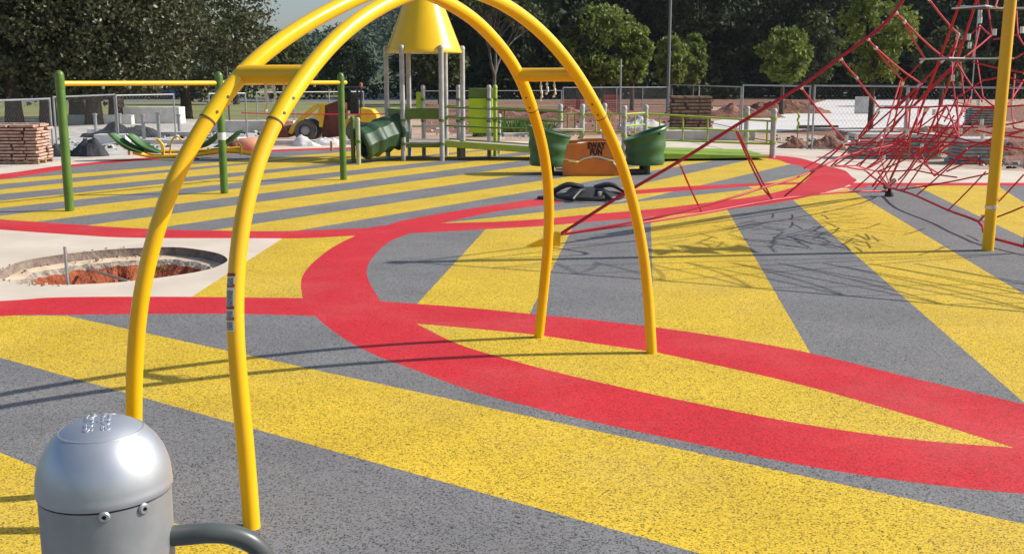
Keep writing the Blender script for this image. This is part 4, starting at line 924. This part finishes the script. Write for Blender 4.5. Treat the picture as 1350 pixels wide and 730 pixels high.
mound(110, 207, 1.1, .42, .7, 'fabric', 'black fabric heap just right of the left swing post', 'fabric_heap', 'fabric heap', seed=7)
mound(73, 207, .9, .30, .7, 'fabric', 'dark heap between the brick stack and the swing post', 'fabric_heap', 'fabric heap', seed=8)
mound(155, 182, 3.2, .42, 1.2, 'fabric', 'long black fabric heap behind the short posts', 'fabric_heap', 'fabric heap', seed=9)
mound(402, 193, .95, .26, .6, 'white', 'white rock heap in front of the loader wheel', 'rock_heap', 'rock heap', seed=10, rough=1.6)
mound(430, 192, 1.1, .20, .6, 'white', 'small white rock heap right of the loader wheel', 'rock_heap', 'rock heap', seed=11, rough=1.4)
mound(1325, 205, 3, .35, 1.4, 'clay', 'red dirt bank behind the yellow mast', seed=12)
mound(1260, 178, 3, .3, 1.5, 'clay', 'red dirt heap behind the stone stacks', seed=13)
# scattered rubble (nobody could count it)
m_ = MB(); r_ = random.Random(3)
for _ in range(520):
    zone = r_.random()
    if zone < .5: x, y = r_.uniform(40, 350), 0; y = 196 - (x - 100) * .055 + r_.uniform(-12, 8) - 2
    elif zone < .75: x, y = r_.uniform(560, 880), r_.uniform(160, 184)
    else: x, y = r_.uniform(1020, 1340), 0; y = 186 + (x - 1020) * .12 + r_.uniform(-8, 0)
    s_ = r_.uniform(.03, .16); c = G(x, y); m_.box(0, (s_, s_ * r_.uniform(.5, 1), s_ * r_.uniform(.3, .8)), mat4=Matrix.Translation(c + Vector((0, 0, s_ * .2))) @ Matrix.Rotation(r_.uniform(0, 3), 4, 'Z') @ Matrix.Rotation(r_.uniform(-.6, .6), 4, 'X'), mi=r_.choice((0, 1, 2)))
o = m_.build('rubble', ['curb', 'stone', 'fabric'], smooth=False); tag(o, 'loose stones and broken bits scattered along the edge of the path', 'rubble', kind='stuff')
m_ = MB()
for k, (x, y) in enumerate(((655, 176), (675, 178), (700, 176), (640, 180), (715, 180), (690, 174))): blades(m_, G(x, y), .5, 80, .55, .02, k + 20)
tag(m_.build('weeds', 'weed', smooth=False), 'green weeds growing on the clay behind the ramp', 'weeds', kind='stuff')
# small bits
o = MB().box(at(907, 135, 55), (1.1, .6, .35)).build('tarpaulin', 'orangemesh', None, bevel=.08, smooth=False); tag(o, 'bright red bundle on top of the dirt beside the pallet stack', 'bundle'); o.location.z = .55
for x0_, x1_, y_, yt, lb in ((795, 818, 150, 126, 'orange mesh barrier behind the slim grey post'), (740, 770, 152, 132, 'orange mesh barrier behind the glider posts')):
    a, b = G(x0_, y_), G(x1_, y_); hh = at(x0_, yt, a.y).z; m_ = MB()
    for z in np.linspace(.1, hh, 9): m_.tube([a + Vector((0, 0, z)), b + Vector((0, 0, z))], .03, 5)
    for t in np.linspace(0, 1, 12): q = a.lerp(b, t); m_.tube([q, q + Vector((0, 0, hh))], .02, 5)
    tag(m_.build('mesh_barrier', 'orangemesh'), lb, 'barrier')
a, b = at(318, 149, 33), at(520, 150, 33)
tag(MB().tube(sagline(a, b, .03), .018, 6).build('warning_tape', 'redtape'), 'red warning tape strung in front of the loader', 'tape')
p = G(437, 199); tag(MB().box(p + Vector((0, 0, .12)), (.07, .05, .24)).box(p + Vector((0, 0, .26)), (.05, .03, .04)).build('marker_peg', 'peach', smooth=False), 'small orange peg at the edge of the rubber', 'peg')
p = G(1051, 186); e = empty('survey_stake', p, 'thin survey stake with a wavy yellow ribbon on the right', 'stake')
MB().box(p + Vector((0, 0, .5)), (.03, .02, 1.0)).build('stick', 'wood', e, smooth=False)
MB().tube(spl([p + Vector((.03 * (-1) ** k, -.02, 1.05 - k * .12)) for k in range(7)], 4), .028, 6).build('ribbon', 'limerail', e)
# ------------------------------------------------------------------ loader
p = G(402, 188); Yl = p.y
ld = empty('loader', p, 'yellow loader with raised arms parked behind the white rocks', 'loader')
def wheel(c, r_, par):
    X = Matrix.Translation(c) @ Matrix.Rotation(R(90), 4, 'X')
    w_ = MB().lathe([(r_ * .55, -.16), (r_ * .9, -.17), (r_, -.12), (r_, .12), (r_ * .9, .17), (r_ * .55, .16), (r_ * .55, -.16)], mat4=X, seg=28, caps=False).build('wheel', 'tyre', par)
    MB().lathe([(r_ * .545, -.10), (r_ * .545, .06), (r_ * .3, .13), (0, .13)], mat4=X, seg=20).build('rim', 'steel', w_)
wheel(at(403, 172, Yl), .36, ld); wheel(at(403, 172, Yl) + Vector((0, 1.4, 0)), .36, ld); wheel(at(474, 173, Yl), .42, ld); wheel(at(474, 173, Yl) + Vector((0, 1.4, 0)), .42, ld)
def plate(pts, Y, t, m, nme, par): return MB().prism(P2(pts, Y), t, Matrix.Translation(Vector((0, Y, 0)))).build(nme, m, par, bevel=.01, smooth=False)
plate([(380, 175), (383, 168), (398, 152), (414, 139), (420, 137), (421, 141), (403, 156), (389, 170), (385, 177)], Yl - .1, .12, 'loader', 'boom_arm', ld)
plate([(413, 154), (419, 150), (423, 137), (428, 136), (428, 150), (425, 168), (421, 167), (421, 158)], Yl - .1, .14, 'loader', 'lift_frame', ld)
plate([(428, 140), (450, 132), (456, 136), (456, 178), (428, 182)], Yl + .6, 1.0, 'rust', 'engine_block', ld)
plate([(452, 160), (476, 150), (492, 150), (500, 160), (500, 176), (452, 178)], Yl + .5, 1.0, 'loader', 'body', ld)
plate([(478, 142), (492, 144), (499, 152), (499, 162), (478, 160)], Yl + .2, .9, 'loader', 'hood', ld)
for x in (448, 471, 476):
    for dy in (0, .95): MB().tube([at(x, 150, Yl + dy), at(x, 117, Yl + dy)], .035, 8).build('cab_post', 'black', ld)
MB().box(at(462, 115.5, Yl + .5), (.85, 1.15, .06)).build('cab_roof', 'black', ld, bevel=.02)
plate([(449, 146), (470, 146), (470, 128), (462, 120), (449, 120)], Yl + .96, .02, 'glass', 'rear_glass', ld)
plate([(463, 150), (472, 150), (472, 134), (463, 138)], Yl + .5, .5, 'black', 'driver_seat', ld)
MB().lathe([(.05, 0), (.05, .10), (0, .12)], at(476, 114, Yl + .3), 10).build('beacon', 'orange', ld)
plate([(366, 180), (362, 166), (374, 160), (384, 168), (386, 180)], Yl + .5, 1.5, 'rust', 'bucket', ld)
# ------------------------------------------------------------------ cars
def car(x, yb, L, label, paint, rz=0):
    p = G(x, yb); e = empty('parked_car', p, label, 'car')
    X = Matrix.Translation(p) @ Matrix.Rotation(rz, 4, 'Z')
    bp = [(-L / 2, .35), (-L / 2, .75), (-L / 2 + .3, .88), (-L * .18, .95), (L * .28, .95), (L / 2 - .1, .85), (L / 2, .6), (L / 2, .35)]
    MB().prism(bp, 1.7, X).build('body', paint, e, bevel=.08, smooth=False)
    gp = [(-L * .36, .95), (-L * .24, 1.40), (L * .12, 1.42), (L * .27, .95)]
    MB().prism(gp, 1.45, X).build('windows', 'glass', e, bevel=.05, smooth=False)
    MB().prism([(-L * .25, 1.40), (-L * .22, 1.47), (L * .10, 1.48), (L * .13, 1.42)], 1.42, X).build('roof', paint, e, smooth=False)
    for sx in (-L * .31, L * .31):
        for sy in (-.8, .8):
            MB().lathe([(.33, -.1), (.33, .1), (.2, .11), (0, .11)], mat4=X @ Matrix.Translation((sx, sy, .33)) @ Matrix.Rotation(R(90), 4, 'X'), seg=16).build('wheel', 'rubberblack', e)
car(982, 128.5, 4.6, 'dark car parked under the trees left of the steep red rope', 'carpaint', .1)
car(912, 130, 4.4, 'grey car half hidden above the pallet stack', 'carpaint', -.1)
car(238, 131, 4.4, 'blue car parked far behind the swing beam', 'carpaint_blue', .05)
car(1185, 126, 4.4, 'white car parked far behind the rope net', 'carpaint_white', 0)
# ------------------------------------------------------------------ trees
def leafmesh(name, clumps, n_per, spread, size, m, seed=1, flat=.75):
    g = np.random.default_rng(seed); V_ = []; 
    C_ = np.repeat(np.array(clumps)[:, :3], n_per, axis=0); Sp = np.repeat(np.array([c[3] for c in clumps]), n_per)
    off = g.normal(size=(len(C_), 3)); off /= np.linalg.norm(off, axis=1)[:, None]; off *= (g.random(len(C_)) ** .45)[:, None]
    P_ = C_ + off * Sp[:, None] * np.array([1, 1, flat]) * spread
    u = g.normal(size=P_.shape); u /= np.linalg.norm(u, axis=1)[:, None]; t = g.normal(size=P_.shape); v = np.cross(u, t); v /= np.linalg.norm(v, axis=1)[:, None]
    s_ = size * g.uniform(.6, 1.3, len(P_))[:, None]
    q = np.stack([P_ - u * s_, P_ - v * s_ * .55, P_ + u * s_, P_ + v * s_ * .55], 1).reshape(-1, 3)
    me = bpy.data.meshes.new(name); N = len(P_)
    me.vertices.add(N * 4); me.vertices.foreach_set('co', q.astype(np.float32).ravel())
    me.loops.add(N * 4); me.loops.foreach_set('vertex_index', np.arange(N * 4, dtype=np.int32))
    me.polygons.add(N); me.polygons.foreach_set('loop_start', np.arange(0, N * 4, 4, dtype=np.int32))
    me.materials.append(M[m]); me.update(calc_edges=True); return me
def crownclumps(g, h0, h1, rad, n_, cs, shape='round'):
    out = []
    while len(out) < n_:
        z = g.uniform(0, 1); 
        if shape == 'round': w_ = math.sqrt(max(0, 1 - (2 * z - 1) ** 2)) ** .8
        elif shape == 'oval': w_ = math.sin(math.pi * min(1, z * .9 + .08)) ** .6
        else: w_ = (1 - z) ** .7 * min(1, z * 6 + .3)
        a = g.uniform(0, 6.283); d_ = rad * w_ * g.uniform(.25, 1) ** .5
        out.append((math.cos(a) * d_, math.sin(a) * d_, h0 + (h1 - h0) * z, cs * g.uniform(.6, 1.25)))
    return out
def tree(name, loc, label, h0, h1, rad, nc, cs, npc, leaf, m, trunk_r=.2, shape='round', seed=1, group=None, lean=0, bare=0):
    g = random.Random(seed); e = empty(name, loc, label, 'tree', group); L_ = Vector(loc)
    cl = crownclumps(g, h0, h1, rad, nc, cs, shape)
    me = leafmesh('crown', cl, npc, 1.0, leaf, m, seed); o = bpy.data.objects.new('crown', me); col.objects.link(o); o.parent = e
    tr_ = MB(); tip = Vector((lean, 0, h0 + (h1 - h0) * .8))
    pts = [Vector((0, 0, -.1)), Vector((lean * .1, .02, h0 * .5)), Vector((lean * .3, 0, h0)), tip * .75 + Vector((0, 0, 0)), tip]
    tr_.tube([p + L_ for p in pts], [trunk_r * 1.25, trunk_r, trunk_r * .85, trunk_r * .4, trunk_r * .1], 9)
    for k in range(10 + bare):
        c = cl[g.randrange(len(cl))]; st = pts[2].lerp(pts[4], g.uniform(0, .6)); c_ = Vector(c[:3])
        mid = st.lerp(c_, .5) + Vector((0, 0, .1 * (c_ - st).length)); tr_.tube([p + L_ for p in (st, mid, c_)], [trunk_r * .35, trunk_r * .2, trunk_r * .05], 6)
    tr_.build('trunk', 'bark', e); return e
# big left trees
for k, (x, yb, rad, h1, nm, sd) in enumerate(((20, 166, 4.6, 12, 'large dark tree at the left edge with low branches', 11), (60, 166, 4.4, 12.5, 'large dark tree left of the left swing post', 12), (94, 163, 4.5, 12, 'large dark tree whose trunk stands right of the left swing post', 13), (125, 164, 4.6, 11.5, 'large dark tree with the thick middle trunk', 14), (151, 163, 4.6, 11, 'large dark glossy tree with the rightmost of the close trunks', 15), (240, 157, 4.6, 11.0, 'spreading dark tree whose brownish crown reaches the arch', 16))):
    p = G(x, yb)
    tree('shade_tree', p + Vector((0, .4 * (k % 3), 0)), nm, 1.55 if k < 5 else 1.5, h1, rad, 330, .95, 64, .115, 'leafoak', .36 if k < 5 else .28, 'round' if 0 else 'oval', sd, 'large shade trees on the left')
tree('shade_tree', G(312, 138), 'tall pale green tree just right of the large dark trees', 2, 7.0, 2.0, 100, 1.0, 50, .2, 'leafolive', .25, 'oval', 17)
# young lit trees
for x, yb, yt, radpx, lb, sd, m_ in ((795, 146, 8, 48, 'broad sunlit green tree behind the arch right leg', 21, 'leaffresh'), (762, 146, 18, 30, 'narrow green tree left of the broad sunlit one', 29, 'leafolive'), (833, 146, 30, 24, 'small green tree on the right shoulder of the broad sunlit one', 30, 'leaffresh'), (884, 140, 50, 22, 'small round sunlit tree directly right of the tall pole', 22, 'leaffresh'), (912, 138, 48, 17, 'small conical sunlit tree beside the round one', 23, 'leaffresh'),
    (1030, 151, 40, 32, 'young round sunlit tree above the white paving', 24, 'leaffresh'), (1070, 140, 20, 30, 'green tree between the two young sunlit trees', 25, 'leafolive'), (1147, 172, -20, 46, 'nearest young tree with a slim trunk behind the rope net', 26, 'leaffresh'), (1240, 140, 40, 36, 'pale green bushy tree behind the net platforms', 27, 'leafolive'), (378, 134, 58, 40, 'green leafy tree seen through the left crossbar', 28, 'leafolive'),
    (580, 138, 60, 38, 'green tree seen through the tower posts', 31, 'leafolive')):
    p = G(x, yb); sc_ = p.y / F; h1 = at(x, yt, p.y).z; rad = radpx * sc_; lower = at(x, 108 if x != 1147 else 100, p.y).z
    tree('young_tree', p, lb, max(.9, lower), h1, rad, 90, rad * .30, 46, .0021 * p.y + .02, m_, .06 + .002 * p.y * .5, 'oval', sd, bare=4)
# bare twiggy tree
p = G(650, 140); e = empty('twiggy_tree', p, 'grey thin leaved tree with bare spreading branches right of the tower', 'tree'); g = random.Random(5); m_ = MB(); tips = []
def grow(a, d_, L_, r_, lev):
    b = a + d_ * L_; m_.tube([a, a.lerp(b, .5) + Vector((g.uniform(-1, 1), g.uniform(-1, 1), 0)) * L_ * .05, b], [r_, r_ * .8, r_ * .6], 6)
    if lev == 0: tips.append(b); return
    for _ in range(3 if lev > 1 else 3):
        nd_ = (d_ + Vector((g.uniform(-1, 1), g.uniform(-1, 1), g.uniform(-.25, .6))) * .75).normalized(); grow(b, nd_, L_ * g.uniform(.65, .85), r_ * .6, lev - 1)
grow(p + Vector((0, 0, -.1)), Vector((.05, 0, 1)), 2.4, .22, 5); m_.build('trunk', 'barkgrey', e)
cl = [(*(t - p), .8) for t in tips]; me = leafmesh('crown', cl, 14, 1, .16, 'leafolive', 9); o = bpy.data.objects.new('crown', me); col.objects.link(o); o.parent = e
# dark wood behind: individual trees, shared meshes
def darktree(seed, h, rad, m='leafdark', lf=.34):
    return tree('wood_tree', (0, 0, 0), 'dark dense tree in the wood behind the park', .6, h, rad, 150, rad * .33, 60, lf, m, .35, 'oval', seed, 'dark trees of the wood behind the park')
protos = [darktree(41, 17, 6.2), darktree(42, 19, 6.8), darktree(43, 15, 5.6)]
spots = []
g = random.Random(12)
x = -110
while x < 150:
    y = 118 + g.uniform(-6, 10)
    u_ = 675 + F * x / y
    spots.append((x, y, u_)); x += g.uniform(4.6, 7.2)
x = -120
while x < 160:
    y = 142 + g.uniform(-6, 8); spots.append((x, y, 675 + F * x / y)); x += g.uniform(6, 9)
first = {0: True, 1: True, 2: True}; nw = 0
for i, (x, y, u_) in enumerate(spots):
    k = i % 3
    if u_ < -150 or u_ > 1500: continue
    lowz = 235 < u_ < 535
    if lowz and y < 135: continue
    if lowz: s_ = .26 + .07 * g.random() + (.10 if 440 < u_ < 500 else 0)
    elif 535 <= u_ < 610: s_ = .42
    else: s_ = g.uniform(.85, 1.15)
    o = protos[k] if first[k] else copy_tree(protos[k]); first[k] = False; nw += 1
    o.location = (x, y, 0); o.scale = (s_ * (1.35 if lowz else 1), s_ * (1.35 if lowz else 1), s_); o.rotation_euler = (0, 0, g.uniform(0, 6.28))
# understory shrubs closing the foot of the wood
m = None
cl = [(x_, 112 + random.uniform(-3, 6), random.uniform(.2, 2.2), random.uniform(1.2, 2.0)) for x_ in np.linspace(-95, 120, 230)]
me = leafmesh('undergrowth', cl, 70, 1, .28, 'leafdark', 77); o = bpy.data.objects.new('undergrowth', me); col.objects.link(o); tag(o, 'dark undergrowth along the foot of the far wood', 'undergrowth', kind='stuff')
# ------------------------------------------------------------------ hill
sky_px = [(-1200, 30), (-400, 20), (0, 18), (250, 36), (330, 36), (352, 40), (372, 52), (400, 62), (430, 58), (455, 50), (480, 41), (505, 31), (540, 16), (600, -20), (680, -28), (760, 0), (900, -30), (1400, -40), (2400, 0)]
m_ = MB(); NX, NY = 300, 46
def ridge(xp):
    for (x0_, y0_), (x1_, y1_) in zip(sky_px, sky_px[1:]):
        if x0_ <= xp <= x1_: t = (xp - x0_) / (x1_ - x0_); t = t * t * (3 - 2 * t); return y0_ + (y1_ - y0_) * t
    return 0
YR = 620
for j in range(NY + 1):
    t = j / NY; Y = 230 + (YR - 230) * t if t <= 1 else YR
    for i in range(NX + 1):
        xp = -1100 + 3300 * i / NX; X_ = (xp - 675) / F * YR * (1)
        hr = 2 + (105 - ridge(xp)) * YR / F * 1.0
        hz_ = hr * (t ** 1.15) * (1 if t < .97 else 1)
        b_ = noise.noise(Vector((X_ * .09, Y * .09, 1))) * 3.2 + noise.noise(Vector((X_ * .22, Y * .22, 5))) * 2.0 + noise.noise(Vector((X_ * .6, Y * .6, 5))) * 1.0
        m_.v.append((X_, Y, hz_ + b_ * min(1, t * 6) - .5))
for j in range(NY):
    for i in range(NX): a = j * (NX + 1) + i; m_.f.append((a, a + 1, a + NX + 2, a + NX + 1)); m_.m.append(0)
b0_ = NY * (NX + 1); n0 = len(m_.v)
for i in range(NX + 1): v = m_.v[b0_ + i]; m_.v.append((v[0], v[1] + 60, -1))
for i in range(NX): m_.f.append((b0_ + i, b0_ + i + 1, n0 + i + 1, n0 + i)); m_.m.append(0)
o = m_.build('hills', 'hill', None, smooth=True, angle=180); tag(o, kind='structure')
hm = leafmesh('hill_wood', [(m_.v[k][0], m_.v[k][1], m_.v[k][2] + 1.5, 4.5) for k in random.sample([j * (NX + 1) + i for j in range(4, NY + 1) for i in range(90, 175)], 3000)], 30, 1, .9, 'leafhill', 5)
o = bpy.data.objects.new('hill_wood', hm); col.objects.link(o); tag(o, 'far wood covering the hillside', 'wood', kind='stuff')
# ------------------------------------------------------------------ haze
def haze(dens):
    m = bpy.data.materials.new('haze'); m.use_nodes = True; n_ = m.node_tree; n_.nodes.remove(n_.nodes['Principled BSDF'])
    pv = n_.nodes.new('ShaderNodeVolumePrincipled'); pv.inputs['Density'].default_value = dens; pv.inputs['Color'].default_value = (.80, .88, 1, 1); pv.inputs['Anisotropy'].default_value = .3
    n_.links.new(pv.outputs[0], n_.nodes['Material Output'].inputs['Volume']); M['haze'] = m
    o = MB().box((0, 740, 50), (1600, 1640, 104)).build('haze', 'haze', None, smooth=False); tag(o, 'thin blue haze in the air', 'haze', kind='stuff')
haze(0.00012)
allr = [o for o in net.children if o.name.split('.')[0] == 'rope']
print('rope parts', len(allr), len([o for o in net.children if o.name.startswith('rope_clamp')]))
sc.cycles.max_bounces = 6; sc.cycles.diffuse_bounces = 3; sc.cycles.transparent_max_bounces = 16; sc.cycles.volume_bounces = 0
print('wood trees', nw, 'ropes', ropes, 'objs', len(sc.objects))
